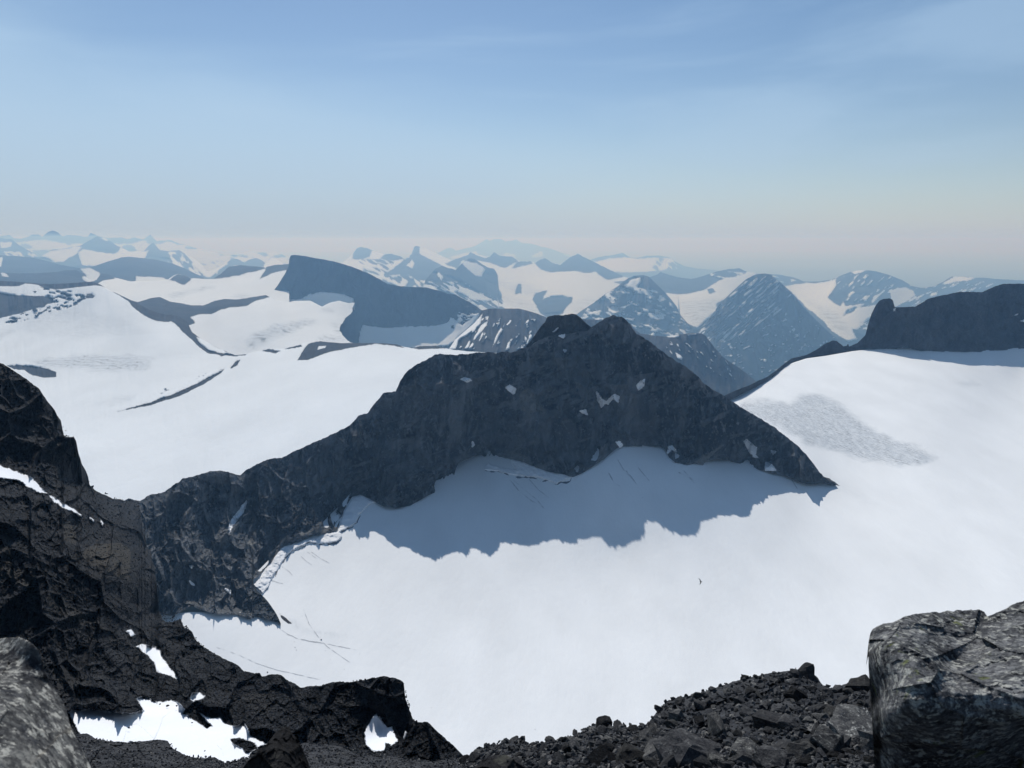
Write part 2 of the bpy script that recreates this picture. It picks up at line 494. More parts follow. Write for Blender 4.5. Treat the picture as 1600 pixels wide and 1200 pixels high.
def patch(name, T, poly, mat, off, step=1.0, parent=None, warp=1.2, label=None, bumpy=0.0):
    """a snow patch lying on rock: a sheet with ragged rim lifted off the surface it covers"""
    poly = pl(poly) if isinstance(poly, str) else poly
    x0, y0 = poly.min(0) - 3; x1, y1 = poly.max(0) + 3
    xs = np.arange(x0, x1, step); ys = np.arange(y0, y1, step)
    X, Y = np.meshgrid(xs, ys)
    wx = X + warp * fbm(X / 5, Y / 5, X * 0 + 1, 4, 31, .7); wy = Y + warp * fbm(X / 5, Y / 5, X * 0 + 9, 4, 32, .7)
    sd = polysd(wx.ravel(), wy.ravel(), poly).reshape(X.shape)
    P, F = T.surf(X.ravel(), Y.ravel(), F=np.full(X.size, -6.0))
    lift = off * np.clip(sd.ravel() * .8 + .9, -.6, 1)       # the rim dips into the rock
    if bumpy: lift = lift * (1 + bumpy * fbm(X.ravel() / 9, Y.ravel() / 5, 0 * lift, 4, 33, .65))
    s = 1 - lift / P[:, 1]
    P = P * s[:, None]
    nx = len(xs)
    i = (np.arange(len(ys) - 1)[:, None] * nx + np.arange(nx - 1)[None])
    keep = (np.maximum(np.maximum(sd[:-1, :-1], sd[1:, :-1]), np.maximum(sd[:-1, 1:], sd[1:, 1:])) > -.8).ravel()
    i = i.ravel()[keep]
    if len(i) == 0: return None
    Q = np.stack([i, i + nx, i + nx + 1, i + 1], -1)
    used, inv = np.unique(Q, return_inverse=True)
    o = mesh_np(name, P[used], inv.reshape(Q.shape), mat, parent=parent)
    if label: o['label'] = label
    return o

# ---- palette
HZ_ROCK_D, HZ_ROCK_L = (.012, .015, .019), (.034, .037, .041)
def far_mat(name, dist, **k): return terrain_material(name, HZ_ROCK_D, HZ_ROCK_L, dist / FPX, rock_bump=.5, edge=1.1, **{**{'snow': (.64, .67, .70)}, **k})

# ================================================================== THE SETTING, far to near
# ---- valley ground under everything
nG = 60
gx = np.linspace(-95000, 95000, nG); gy = np.linspace(-15000, 125000, nG)
GX, GY = np.meshgrid(gx, gy)
GZ = -1900 + 130 * fbm(GX / 9000, GY / 9000, GX * 0, 4, 3)
i = (np.arange(nG - 1)[:, None] * nG + np.arange(nG - 1)[None]).ravel()
ground = mesh_np('ground', np.stack([GX, GY, GZ], -1).reshape(-1, 3), np.stack([i, i + 1, i + nG + 1, i + nG], -1), plain('valley_floor', (.07, .075, .06), .95, .0004, .4))
tag(ground, 'low dim valley ground far beneath the hazy mountains', 'ground', 'structure')

# ---- A: the palest, farthest range
A = Terrain([(600, 390, 60000), (800, 375, 62000), (1000, 400, 62000), (600, 450, 50000), (800, 450, 50000), (1000, 450, 50000)],
            [('rid', 2500, 900, .5, 11)], -6, masks=[(1, pl('780,402 790,395 805,398 806,404 790,407')), (1, pl('828,400 848,392 850,400 835,403')), (1, pl('700,402 745,392 748,398 715,406')), (1, pl('870,392 895,398 905,405 885,400'))], warp=2)
build('mountain', A, '560,420 600,412 640,401 655,400 672,395 685,396 692,391 705,387 712,392 730,388 745,383 752,379 760,373 765,377 772,373 783,374 790,378 800,376 806,374 815,379 830,381 850,386 870,392 890,398 905,403 930,410 960,420 1000,440',
      '560,460 1000,460', 560, 1000, 1.6, far_mat('palest_range_rock', 60000), back=(6000, .2), jit=(.9, 9))
tag(A.obj, 'palest and farthest mountain range, almost lost in the haze above the icefield', 'mountain range', 'structure')

# ---- B: far left skyline
B = Terrain([(-200, 370, 46000), (0, 368, 42000), (200, 370, 42000), (480, 400, 40000), (-200, 430, 34000), (0, 430, 34000), (200, 430, 34000), (480, 430, 34000)],
            [('rid', 1800, 500, .5, 12)], -5, masks=[(1, pl('30,378 70,374 90,378 112,384 105,392 60,388')), (1, pl('205,380 235,374 250,382 262,376 300,392 350,402 330,410 250,398 215,392')), (-1, pl('228,376 236,367 246,378 244,386 232,384'))],
            specks=[(1, pl('-200,375 480,385 480,430 -200,430'), 16, 5, .1, .02, 5), (1, pl('300,392 480,392 480,430 300,430'), 9, 3, .3, -.12, 8)], warp=2)
build('mountain', B, '-200,372 -80,376 0,369 15,367 22,373 40,372 50,367 60,366 66,370 75,362 82,360 90,363 98,370 105,367 125,369 137,370 142,364 150,368 170,372 190,371 200,374 210,371 225,374 235,367 245,377 265,375 290,383 310,389 330,394 360,398 380,395 395,392 415,395 430,394 440,398 455,404 480,412 520,430',
      '-200,450 520,450', -200, 520, 1.6, far_mat('left_skyline_rock', 40000), back=(5000, .2), jit=(.9, 10), seed=2)
tag(B.obj, 'pale jagged skyline of small snowy peaks at the far left', 'mountain range', 'structure')

# ---- C: ice capped plateau on the centre right skyline
C_ = Terrain([(880, 400, 40000), (1000, 395, 40000), (1120, 420, 40000), (880, 450, 30000), (1120, 450, 30000)],
             [('rid', 1500, 400, .5, 13)], -5, masks=[(1, pl('925,410 950,404 975,402 1000,404 1022,402 1024,412 1010,425 960,425')), (1, pl('1035,406 1048,407 1045,412 1034,410'))],
             specks=[(1, pl('1005,402 1060,404 1060,420 1005,425'), 9, 4, .7, -.05, 3)])
build('mountain', C_, '900,420 925,405 945,400 960,398 973,395 985,402 995,403 1010,400 1032,399 1045,402 1055,409 1070,416 1090,420 1110,421 1140,425 1200,440',
      '900,460 1200,460', 900, 1200, 1.6, far_mat('far_plateau_rock', 38000), back=(5000, .2), jit=(.6, 14), seed=3)
tag(C_.obj, 'faint ice capped plateau on the skyline right of the dark twin summits', 'mountain', 'structure')

# ---- D: left group of peaks
Dd = Terrain([(-200, 385, 27000), (0, 380, 27000), (150, 372, 26000), (300, 395, 26000), (480, 410, 26000), (-200, 440, 19000), (0, 440, 19000), (150, 440, 18500), (480, 440, 19000)],
             [('rid', 1500, 380, .5, 14)], -6,
             masks=[(1, pl('28,378 55,376 85,378 112,386 95,390 75,388 60,392 45,386')), (1, pl('58,400 66,394 115,386 127,385 120,396 100,408 85,410 70,402')), (1, pl('122,394 130,389 150,393 175,397 185,392 188,387 197,388 208,392 230,392 245,390 250,396 235,410 180,412 150,416 128,414')),
                    (1, pl('155,371 165,371 172,376 165,376')), (1, pl('0,378 18,378 18,385 0,388')), (-1, pl('226,404 236,385 243,384 252,391 262,392 252,400 262,410 230,412')), (1, pl('315,427 330,418 354,410 356,413 345,420 330,433 318,432')), (1, pl('415,409 426,401 446,412 430,418 412,418'))],
             specks=[(1, pl('-200,380 60,395 60,440 -200,440'), 10, 4, .4, .05, 6), (1, pl('262,392 340,405 340,430 290,430 262,415'), 10, 4, .8, -.02, 7)])
build('mountain', Dd, '-200,385 -60,380 0,372 18,374 28,382 45,392 62,402 72,396 85,388 100,386 112,387 125,384 138,377 150,370 158,370 168,374 185,385 205,394 225,392 232,384 240,379 250,391 262,392 280,391 292,398 305,405 325,424 340,418 355,410 362,405 372,405 382,410 388,406 400,403 408,406 415,411 425,401 440,410 460,420 520,440',
      '-200,460 520,460', -200, 520, 1.5, far_mat('left_peaks_rock', 24000), back=(4000, .3), jit=(.8, 9), seed=4)
tag(Dd.obj, 'pale blue snowy peaks with a broad pyramid at the far left', 'mountain range', 'structure')

# ---- E: centre peaks
E_ = Terrain([(520, 400, 26000), (655, 385, 25000), (760, 400, 26000), (520, 480, 15000), (655, 480, 15000), (760, 480, 16000)],
             [('rid', 1300, 350, .5, 15)], 6,
             masks=[(-1, pl('549,405 557,388 565,385 582,391 578,400 566,405')), (-1, pl('594,404 602,397 612,396 625,400 633,405 615,407')), (-1, pl('600,428 625,412 643,398 648,384 656,384 655,396 668,403 690,414 685,425 670,440 650,435 640,430 625,428 610,430')), (1, pl('634,415 645,405 648,412 644,420')), (-1, pl('695,412 720,402 740,392 745,402 720,408 715,420'))],
             specks=[(-1, pl('600,425 690,425 700,470 590,470'), 9, 4, .8, .0, 9), (-1, pl('560,405 620,405 600,430 570,430'), 16, 3, .5, .15, 10)])
build('mountain', E_, '500,425 530,412 545,403 552,395 558,388 565,386 575,388 585,393 600,397 612,396 625,400 633,405 643,397 646,388 649,385 655,385 660,387 672,391 682,396 695,402 705,406 720,402 738,396 780,405 820,420',
      '500,500 820,500', 500, 820, 1.5, far_mat('centre_peaks_rock', 22000, snow=(.62, .64, .655)), back=(4000, .3), jit=(.8, 9), seed=5)
tag(E_.obj, 'snowy hazy peak with a blunt horn summit behind the big slanting mountain', 'mountain', 'structure')

# ---- F: icefield with dark pyramid
F_ = Terrain([(640, 400, 26000), (740, 395, 25000), (900, 398, 23500), (1060, 430, 23000), (640, 430, 20000), (720, 420, 21500), (850, 425, 21000), (960, 437, 19000), (1060, 445, 19000), (760, 465, 16200), (860, 470, 15500), (960, 470, 15500), (700, 500, 13500), (860, 500, 13500), (1060, 500, 13500)],
             [('rid', 1300, 300, .5, 16), ('snow', 1800, 60, 1, 4)], 7,
             masks=[(-1, pl('715,412 728,402 735,393 742,397 758,403 766,400 772,393 782,399 800,400 810,408 800,412 790,418 782,417 765,410 745,407 730,411')),
                    (-1, pl('800,419 808,410 815,408 830,408 833,412 815,415 806,419')), (-1, pl('835,411 845,405 852,403 862,410 875,414 890,402 903,396 915,403 935,411 950,418 975,432 965,434 950,437 938,431 930,424 915,427 900,423 880,424 860,425 845,420')),
                    (-1, pl('735,432 740,424 746,430 752,428 758,418 772,420 778,432 770,442 745,445 736,440')),
                    (-1, pl('838,478 832,468 838,458 850,454 857,454 850,462 847,468 858,463 880,462 895,465 893,472 885,480 880,490 862,498 845,490')),
                    (-1, pl('806,452 810,443 815,444 815,458 806,460'))],
             ices=[(pl('778,438 810,440 850,455 835,462 800,460 780,450'), .7), (pl('890,470 960,455 980,450 930,480 900,492'), .5), (pl('770,460 850,470 860,500 800,480'), .5)],
             warp=1.6)
build('glacier', F_, '640,430 680,425 700,415 715,412 728,403 735,394 742,398 758,403 766,401 772,394 782,400 800,401 808,407 815,408 830,408 836,411 845,405 852,403 862,410 875,414 890,402 903,397 915,403 930,410 945,418 960,425 975,432 985,436 1060,440',
      '640,520 1060,520', 640, 1060, 1.4, far_mat('icefield_rock', 20000, snow=(.62, .64, .655)), back=(4000, .3), jit=(.7, 8), seed=6)
tag(F_.obj, 'wide hazy icefield below a small dark pyramid, beyond the central mountain', 'glacier', 'structure')

# ---- G1: dark spurs left of the icefield
G1 = Terrain([(650, 440, 14500), (700, 415, 15500), (800, 480, 14500), (650, 500, 12000), (820, 500, 12500)],
             [('rid', 900, 260, .5, 17)], -5, masks=[(1, pl('722,412 728,408 745,411 758,420 752,432 742,430 730,420')), (1, pl('715,455 730,450 755,462 770,468 760,472 740,468')), (1, pl('685,425 692,432 690,438 683,430'))],
             specks=[(1, pl('655,440 720,440 800,478 800,500 655,500'), 14, 3, .55, .12, 12)])
build('mountain', G1, '640,465 655,456 661,448 666,436 672,430 680,420 690,415 700,419 712,421 718,415 724,410 732,404 742,405 752,412 762,418 772,420 778,430 779,448 780,458 782,463 786,470 792,478 805,487 840,500',
      '640,520 840,520', 640, 840, 1.3, far_mat('dark_spur_rock', 14000), back=(2000, .4), jit=(.7, 8), seed=7)
tag(G1.obj, 'streaky blue grey spur of rock and snow on the left side of the icefield', 'mountain', 'structure')

# ---- H: right hand rounded mountains with hanging glaciers
H = Terrain([(980, 432, 19000), (1150, 420, 19500), (1250, 437, 20000), (1350, 422, 17500), (1440, 450, 17000), (1500, 432, 18500), (1700, 440, 18500),
             (1060, 462, 16500), (1085, 510, 13200), (1250, 470, 16500), (1330, 530, 12800), (1200, 560, 12500), (1000, 560, 12500), (1400, 500, 14500), (1500, 480, 15000), (1700, 500, 14500), (1450, 560, 12500), (1700, 560, 12500)],
            [('rid', 1100, 240, .5, 18), ('snow', 1500, 40, 1, 5)], -6,
            masks=[(1, pl('1043,460 1075,459 1100,453 1118,442 1135,434 1160,430 1168,424 1185,427 1170,438 1150,452 1133,468 1118,475 1122,485 1105,498 1090,512 1070,505 1058,488 1050,470')),
                   (-1, pl('1105,452 1113,450 1118,457 1108,459')),
                   (1, pl('1225,446 1250,443 1290,441 1306,436 1307,445 1298,458 1293,465 1305,475 1312,478 1318,471 1324,485 1318,494 1345,482 1360,478 1380,478 1368,492 1350,502 1338,505 1332,515 1340,530 1326,533 1300,518 1285,500 1262,482 1245,465')),
                   (1, pl('1391,455 1400,450 1415,449 1428,455 1430,462 1422,468 1405,477 1398,481 1393,468')), (1, pl('1472,444 1484,436 1492,432 1525,434 1512,439 1490,441 1476,445')), (1, pl('1454,464 1456,458 1465,456 1463,461')), (1, pl('1330,424 1345,421 1356,422 1345,427 1335,428'))],
            ices=[(pl('1060,470 1120,465 1120,485 1105,500 1085,512 1070,505'), .8), (pl('1260,470 1310,485 1335,528 1300,515'), .8)],
            specks=[(1, pl('1300,428 1400,430 1390,475 1320,470'), 12, 2.0, -.75, .22, 14), (1, pl('1420,440 1560,440 1560,480 1420,485'), 12, 2.2, -.5, .20, 15), (1, pl('1110,422 1250,432 1250,440 1110,445'), 14, 3, .2, .2, 16), (1, pl('1300,475 1370,475 1360,515 1320,515'), 12, 3, -.3, -.02, 17)])
build('mountain', H, '960,440 1000,437 1015,433 1027,429 1032,425 1040,428 1060,433 1080,436 1100,431 1120,424 1140,420 1155,419 1165,424 1185,428 1200,428 1215,429 1240,433 1256,440 1280,440 1300,437 1315,430 1330,424 1350,422 1370,424 1390,430 1410,438 1425,447 1440,450 1460,447 1475,439 1487,432 1520,433 1560,436 1600,438 1700,441 1900,450',
      '960,620 1900,620', 960, 1900, 1.5, far_mat('rounded_mountain_rock', 15000, snow=(.62, .64, .655)), back=(3000, .35), jit=(.5, 14), seed=8, rowstep=1.5)
tag(H.obj, 'chain of rounded blue mountains with hanging glaciers on the right skyline', 'mountain range', 'structure')

# ---- I: speckled peak
I_ = Terrain([(880, 500, 12000), (1000, 430, 12600), (1085, 515, 12000), (880, 560, 9800), (1000, 560, 9500), (1110, 560, 10200)],
             [('prid', 60, .7, .5, 19)], -6, masks=[(1, pl('978,447 986,437 1000,434 1003,441 996,448 1001,453 998,458 990,456 985,450')), (1, pl('998,450 1008,451 1018,458 1021,463 1012,462')), (1, pl('950,482 957,478 968,486 958,490')), (1, pl('1055,470 1066,480 1066,488 1058,478'))],
             specks=[(1, pl('930,465 985,440 1020,450 1045,470 1080,515 1085,540 905,540 905,500'), 9, 4, .25, .14, 20)], warp=1.6)
build('mountain', I_, '820,530 860,510 900,491 925,475 945,460 965,447 980,436 990,431 1005,430 1015,433 1025,443 1040,458 1050,470 1058,480 1063,492 1075,505 1085,514 1100,525 1130,545',
      '820,620 1130,620', 820, 1130, 1.3, far_mat('speckled_peak_rock', 12000), back=(2200, .55), jit=(.6, 10), seed=9)
tag(I_.obj, 'blue peak speckled with snow patches, right behind the central summit', 'mountain', 'structure')

# ---- J: big blue peak on the right
J = Terrain([(1030, 545, 11300), (1195, 427, 11000), (1330, 550, 11000), (1030, 640, 8300), (1195, 640, 8000), (1350, 640, 8300)],
            [('prid', 70, .7, .45, 21)], -6, masks=[(1, pl('1206,431 1212,428 1218,432 1212,436')), ],
            specks=[(1, pl('1110,490 1165,440 1195,430 1240,450 1230,480 1150,530 1080,540'), 16, 2.0, -.72, .20, 22), (1, pl('1180,470 1320,520 1320,560 1150,600 1100,560'), 6, 3, -.4, .42, 23)], warp=1.2)
build('mountain', J, '1000,560 1040,548 1070,533 1085,523 1100,508 1112,492 1125,474 1138,462 1150,450 1165,437 1180,429 1195,427 1205,429 1213,436 1225,446 1240,461 1252,475 1262,486 1275,500 1290,514 1305,528 1318,540 1340,555',
      '1000,660 1340,660', 1000, 1340, 1.3, far_mat('big_peak_rock', 10000), back=(2200, .6), jit=(.5, 12), seed=10)
tag(J.obj, 'broad blue pyramid with thin diagonal snow streaks between two glacier tongues', 'mountain', 'structure')

# ---- rounded hills at the left
R1 = Terrain([(-200, 400, 15000), (100, 412, 14500), (200, 401, 14000), (330, 440, 13500), (-200, 450, 11500), (0, 445, 11500), (330, 450, 11800), (480, 430, 13000), (480, 450, 12000)],
             [('rid', 900, 160, .5, 24)], -6, masks=[(1, pl('124,420 140,418 155,425 160,436 150,445 130,440 135,430')), (1, pl('212,431 255,434 270,440 262,447 212,446')), (1, pl('0,402 5,402 2,416 -6,417'))], warp=1.2)
build('hills', R1, '-200,405 -50,402 0,399 25,400 50,402 75,408 95,414 120,418 130,419 150,415 170,408 190,402 200,401 225,403 250,407 270,412 290,420 310,430 322,436 345,436 400,436 520,440',
      '-200,470 520,470', -200, 520, 1.5, far_mat('rounded_hills_rock', 13000), back=(2500, .35), jit=(.4, 16), seed=11)
tag(R1.obj, 'two smooth rounded slate blue hills at the left below the far peaks', 'hills', 'structure')
R2 = Terrain([(-200, 428, 10000), (60, 426, 9800), (190, 436, 9500), (-200, 470, 8000), (60, 470, 7800), (190, 470, 8000)],
             [('rid', 700, 110, .5, 25)], -6, masks=[(1, pl('0,425 10,428 14,433 4,432')), (1, pl('128,432 150,426 158,428 150,438 138,442 130,438'))], warp=1.2)
build('hills', R2, '-200,425 0,426 30,427 60,427 90,425 105,422 120,422 130,428 137,436 146,436 152,430 160,427 170,429 182,437 240,450',
      '-200,480 240,480', -200, 240, 1.5, far_mat('lower_hills_rock', 9500), back=(1500, .4), jit=(.5, 9), seed=12)
tag(R2.obj, 'long low dark ridge in front of the left rounded hill', 'hills', 'structure')

# ---- S7: upper snowfield left of the slanting mountain
S7 = Terrain([(120, 440, 9500), (200, 438, 9300), (285, 432, 9400), (380, 425, 9600), (450, 412, 9800), (600, 415, 9600), (150, 480, 6400), (250, 475, 6600), (350, 480, 6500), (420, 462, 7300), (500, 480, 6800), (600, 500, 6000), (300, 455, 7800)],
             [('rid', 500, 60, .5, 26), ('snow', 900, 22, 1, 6)], 7,
             masks=[(-1, pl('265,437 278,428 288,430 300,435 293,441 288,445 280,443 273,439')), (-1, pl('333,436 345,427 358,416 375,414 405,416 418,419 402,423 385,426 372,431 362,431 358,433')), (-1, pl('405,436 414,424 417,416 455,410 460,420 440,423 425,427 415,432'))],
             ices=[(pl('265,462 295,452 330,446 335,448 300,458 270,464'), 1.0), (pl('363,464 375,459 390,462 380,465'), 1.0)], warp=1.2)
build('snowfield', S7, '100,448 150,445 165,436 180,434 200,439 240,440 262,437 270,431 278,428 290,431 300,435 320,436 333,436 345,427 358,416 375,414 395,416 415,417 430,414 455,412 600,412',
      '100,520 600,520', 100, 452, 1.3, far_mat('upper_snowfield', 8000, snow=(.68, .71, .74)), back=(1200, .4), jit=(.5, 9), seed=13)
tag(S7.obj, 'smooth white snowfield rising to small dark crags left of the slanting mountain', 'snowfield', 'structure')

# ---- Lm: the big slanting mountain
Lm = Terrain([(400, 440, 7900), (453, 400, 7750), (500, 405, 7650), (600, 440, 7480), (690, 455, 7450), (750, 483, 7350), (800, 500, 7350),
              (420, 470, 7600), (500, 460, 7450), (555, 470, 7400), (550, 530, 6980), (600, 508, 7250), (680, 508, 7250), (600, 540, 6900), (700, 540, 6900), (760, 530, 6900), (800, 540, 6600)],
             [('prid', 60, .12, .4, 27), ('pfac', 20, .06, .5, 28)], -6,
             masks=[(1, pl('428,468 445,469 470,467 485,460 500,456 520,457 540,461 553,466 552,476 540,490 470,490 420,480')), (1, pl('560,540 562,520 566,508 590,511 612,512 640,510 680,509 700,504 703,495 712,500 722,508 735,498 742,490 750,488 745,500 735,512 720,525 700,540 660,545')),
                    (-1, pl('705,509 709,508 709,513 705,513')), (1, pl('572,422 585,425 600,435 612,444 600,440 585,432'))],
             specks=[(1, pl('715,488 745,488 740,500 715,505'), 6, 4, .3, .05, 29)], warp=1.4)
build('mountain', Lm, '380,470 405,467 415,464 425,457 433,447 440,436 446,426 451,416 452,405 454,399 460,398 475,400 490,403 520,408 550,417 575,427 590,434 605,443 625,447 640,448 665,449 690,455 700,459 712,460 722,466 735,473 750,483 780,500',
      '380,545 415,545 560,545 780,545', 380, 780, 1.2, far_mat('slanting_mountain_rock', 7500, snow=(.80, .82, .84)), back=(1600, .75), jit=(.35, 14), seed=14)
tag(Lm.obj, 'big slate blue mountain with steep left edge and long slanting crest', 'mountain', 'structure')

# ---- S7b: lower lit snow apron with rock band
S7b = Terrain([(180, 466, 6300), (250, 464, 6400), (320, 477, 6200), (400, 463, 6700), (440, 470, 6900), (500, 460, 7000), (553, 466, 6900), (553, 500, 6200), (250, 500, 5200), (300, 510, 5000), (340, 495, 5300), (420, 490, 5500), (370, 552, 4300), (450, 545, 4500), (550, 535, 4700), (180, 540, 4300), (260, 540, 4300)],
              [('rid', 350, 30, .5, 30), ('snow', 700, 14, 1, 7)], 7,
              masks=[(-1, pl('170,500 200,466 235,464 250,462 265,470 285,474 300,477 318,477 335,470 350,466 370,468 395,464 415,460 428,462 400,470 385,478 360,480 345,484 330,491 312,491 298,495 305,505 260,520 200,520')), ],
              ices=[(pl('382,532 400,520 430,508 455,502 480,499 495,500 488,508 460,518 430,530 410,540 385,545'), 1.0), (pl('500,484 512,480 525,483 520,488 505,488'), .9), (pl('515,505 535,500 532,515 540,528 520,520'), .9), (pl('490,533 510,522 535,523 545,534'), .8)], warp=1.2)
build('snowfield', S7b, '160,470 200,468 215,472 235,466 250,464 265,471 285,474 300,477 318,477 335,470 350,467 370,468 395,464 415,461 422,464 430,469 445,471 452,472 460,470 485,470 503,479 515,473 530,470 545,474 560,472',
      '160,570 660,570', 160, 554, 1.1, far_mat('snow_apron', 5500, snow=(.68, .715, .75)), back=(300, .3), jit=(.3, 10), seed=15, cut=pl('570,440 553,474 550,487 540,496 531,508 530,517 537,527 546,535 570,545'))
tag(S7b.obj, 'sunlit snow apron with grey ice patches at the foot of the slanting mountain', 'snowfield', 'structure')

# ---- K: brown ridge with snow gullies behind the central mountain
K = Terrain([(680, 482, 5900), (760, 480, 5800), (860, 495, 5700), (1000, 508, 5600), (1100, 520, 5400), (1180, 595, 5600), (680, 560, 4600), (800, 560, 4500), (1000, 620, 4300), (1100, 640, 4200), (1200, 640, 4800)],
            [('prid', 40, .45, .35, 31), ('pfac', 14, .12, .5, 32)], -6,
            masks=[(1, pl('755,489 752,492 740,505 722,520 705,532 700,546 712,545 716,532 735,520 750,508 752,498')), (1, pl('752,508 763,500 760,508 745,528 738,532')), (1, pl('783,512 785,516 777,530 770,540 774,526')), (1, pl('798,530 796,544 790,548 793,536')), (1, pl('820,525 824,530 820,535')),
                   (1, pl('1055,550 1065,556 1066,563 1058,560')), (1, pl('1040,524 1062,524 1060,527 1042,527')), (1, pl('1074,522 1088,521 1087,523 1075,524')), (1, pl('845,488 858,492 852,494'))],
            specks=[(1, pl('700,490 860,500 820,545 700,545'), 4, 12, .5, .33, 33), (1, pl('1020,535 1120,530 1160,600 1060,560'), 9, 3, .8, .4, 34)], warp=1.0)
build('mountain', K, '685,553 700,547 712,530 728,516 742,504 749,494 752,485 765,482 790,482 810,482 830,487 850,494 862,499 900,498 940,500 975,503 985,505 990,512 1000,521 1020,524 1040,526 1060,523 1080,520 1097,521 1103,525 1108,532 1118,545 1130,558 1150,572 1165,582 1180,595 1210,615',
      '685,580 780,580 1000,650 1210,650', 685, 1210, 1.1, terrain_material('gullied_ridge_rock', (.016, .017, .020), (.036, .036, .038), 5000 / FPX, rock_bump=.6), back=(900, .5), jit=(.35, 12), seed=16)
tag(K.obj, 'brownish blue ridge cut by steep white snow gullies behind the central mountain', 'mountain', 'structure')

# ---- S1: large snow dome and glacier on the left
S1 = Terrain([(-200, 440, 5600), (0, 440, 5400), (150, 441, 5200), (260, 493, 4600), (370, 555, 3900), (470, 538, 4100), (600, 537, 4000), (750, 551, 3600), (850, 560, 3500),
              (-200, 500, 4600), (0, 500, 4500), (100, 480, 4700), (180, 520, 4100), (260, 530, 3900), (0, 570, 3400), (150, 580, 3250), (300, 560, 3700), (250, 620, 2800), (400, 600, 3000), (600, 600, 2700), (0, 640, 2500), (200, 700, 2050), (200, 800, 1500), (500, 700, 1950), (-200, 700, 2100), (850, 640, 2500)],
             [('prid', 30, .3, .5, 35), ('snow', 420, 16, 1, 8), ('snow', 110, 2.2, 1, 18)], 7,
             masks=[(-1, pl('-200,432 0,436 50,440 100,441 145,438 157,443 190,460 240,484 262,490 275,490 292,500 300,518 335,539 372,554 372,557 345,555 325,552 312,543 300,531 288,521 275,507 268,502 255,503 240,500 225,493 208,480 200,470 188,463 172,453 160,447 150,446 135,447 110,450 90,452 70,450 55,444 40,443 30,447 -200,450')),
                    (-1, pl('-200,470 0,457 20,461 45,462 70,463 85,466 80,473 60,480 30,490 0,497 -200,520')), (-1, pl('133,463 142,460 149,462 145,466 135,466')),
                    (-1, pl('10,571 30,570 55,573 75,576 88,582 88,589 70,590 50,586 38,578 22,577')),
                    (-1, pl('465,563 475,545 482,537 500,533 535,536 560,533 592,536 570,540 545,544 520,549 500,555 482,562')), (-1, pl('408,548 420,545 438,549 430,552')), (-1, pl('585,537 605,534 620,536 632,544 615,540')), (-1, pl('640,543 655,540 690,540 700,544 670,545 655,546')), (-1, pl('445,545 470,538 472,541 450,546')),
                    (-1, pl('183,643 240,627 275,614 310,598 345,579 350,577 345,583 315,602 280,619 235,633')), (-1, pl('360,575 370,563 375,562 371,570 362,576')), (-1, pl('338,552 372,554 385,553 384,555 345,556')),
                    (1, pl('498,541 510,540 508,544 496,546')), (1, pl('306,526 318,530 334,541 362,553 345,552 328,548 314,538'))],
             ices=[(pl('40,560 120,555 200,555 240,562 235,575 180,582 120,578 60,572'), .8), (pl('60,470 200,500 240,520 120,530 30,520'), .25), (pl('150,632 180,622 210,617 205,628 175,634'), .4), (pl('-10,525 20,513 40,510 20,520 0,530'), .8), (pl('560,539 600,537 640,545 620,548'), .3)],
             specks=[(-1, pl('60,478 90,463 150,458 120,476 80,490 20,505 0,505'), 7, 2.5, -.3, .12, 37), (-1, pl('40,446 120,455 120,470 60,462'), 9, 2.5, .1, .25, 38), (-1, pl('215,630 350,575 355,570 300,590 230,620'), 4, 1.5, -.4, .42, 39)], warp=1.2, wscale=6)
build('glacier', S1, '-200,436 0,439 25,440 50,442 75,444 100,443 130,441 145,440 157,445 170,453 190,462 215,474 240,487 262,492 268,491 280,495 292,502 300,519 315,530 335,541 355,550 368,555 385,553 400,549 420,545 440,545 460,541 475,536 500,533 530,536 560,536 590,536 620,538 632,542 645,544 655,541 680,540 700,545 720,548 750,550 850,556',
      '-200,820 640,820 850,640', -200, 850, 1.15, terrain_material('left_glacier', (.010, .012, .015), (.030, .032, .036), 3200 / FPX, ice_dir=(.012, .05), snow=(.70, .745, .79), rock_bump=.5, snow_bump=.10), back=(500, .35), jit=(.35, 8), seed=17, rowstep=1.3)
tag(S1.obj, 'large white glacier with a rounded snow dome and dark rock rim on the left', 'glacier', 'structure')

P2 = Terrain([(800, 560, 1420), (875, 491, 1374), (930, 512, 1392), (820, 600, 1400), (900, 600, 1385), (960, 600, 1405)],
             [('prid', 40, .2, .5, 43), ('pfac', 15, .2, .6, 44), ('pfac', 5, .2, .7, 45)], -6, masks=[(1, pl('824,546 836,535 846,533 842,539 828,547 815,552 812,550')), (1, pl('862,519 872,511 873,513 866,519')), (1, pl('874,527 880,524 880,528'))], warp=.8)
build('mountain', P2, '780,575 800,560 815,549 822,541 830,531 838,520 846,509 852,503 855,495 868,492 880,493 892,490 900,491 908,497 916,505 925,512 940,524 970,545',
      '780,620 970,620', 780, 970, .8, terrain_material('rear_summit_rock', (.030, .030, .032), (.075, .074, .072), 1550 / FPX, rock_bump=.9), back=(200, .9), jit=(.5, 7), seed=19)
tag(P2.obj, 'smaller rear summit just left of and behind the central dark peak', 'mountain', 'structure')

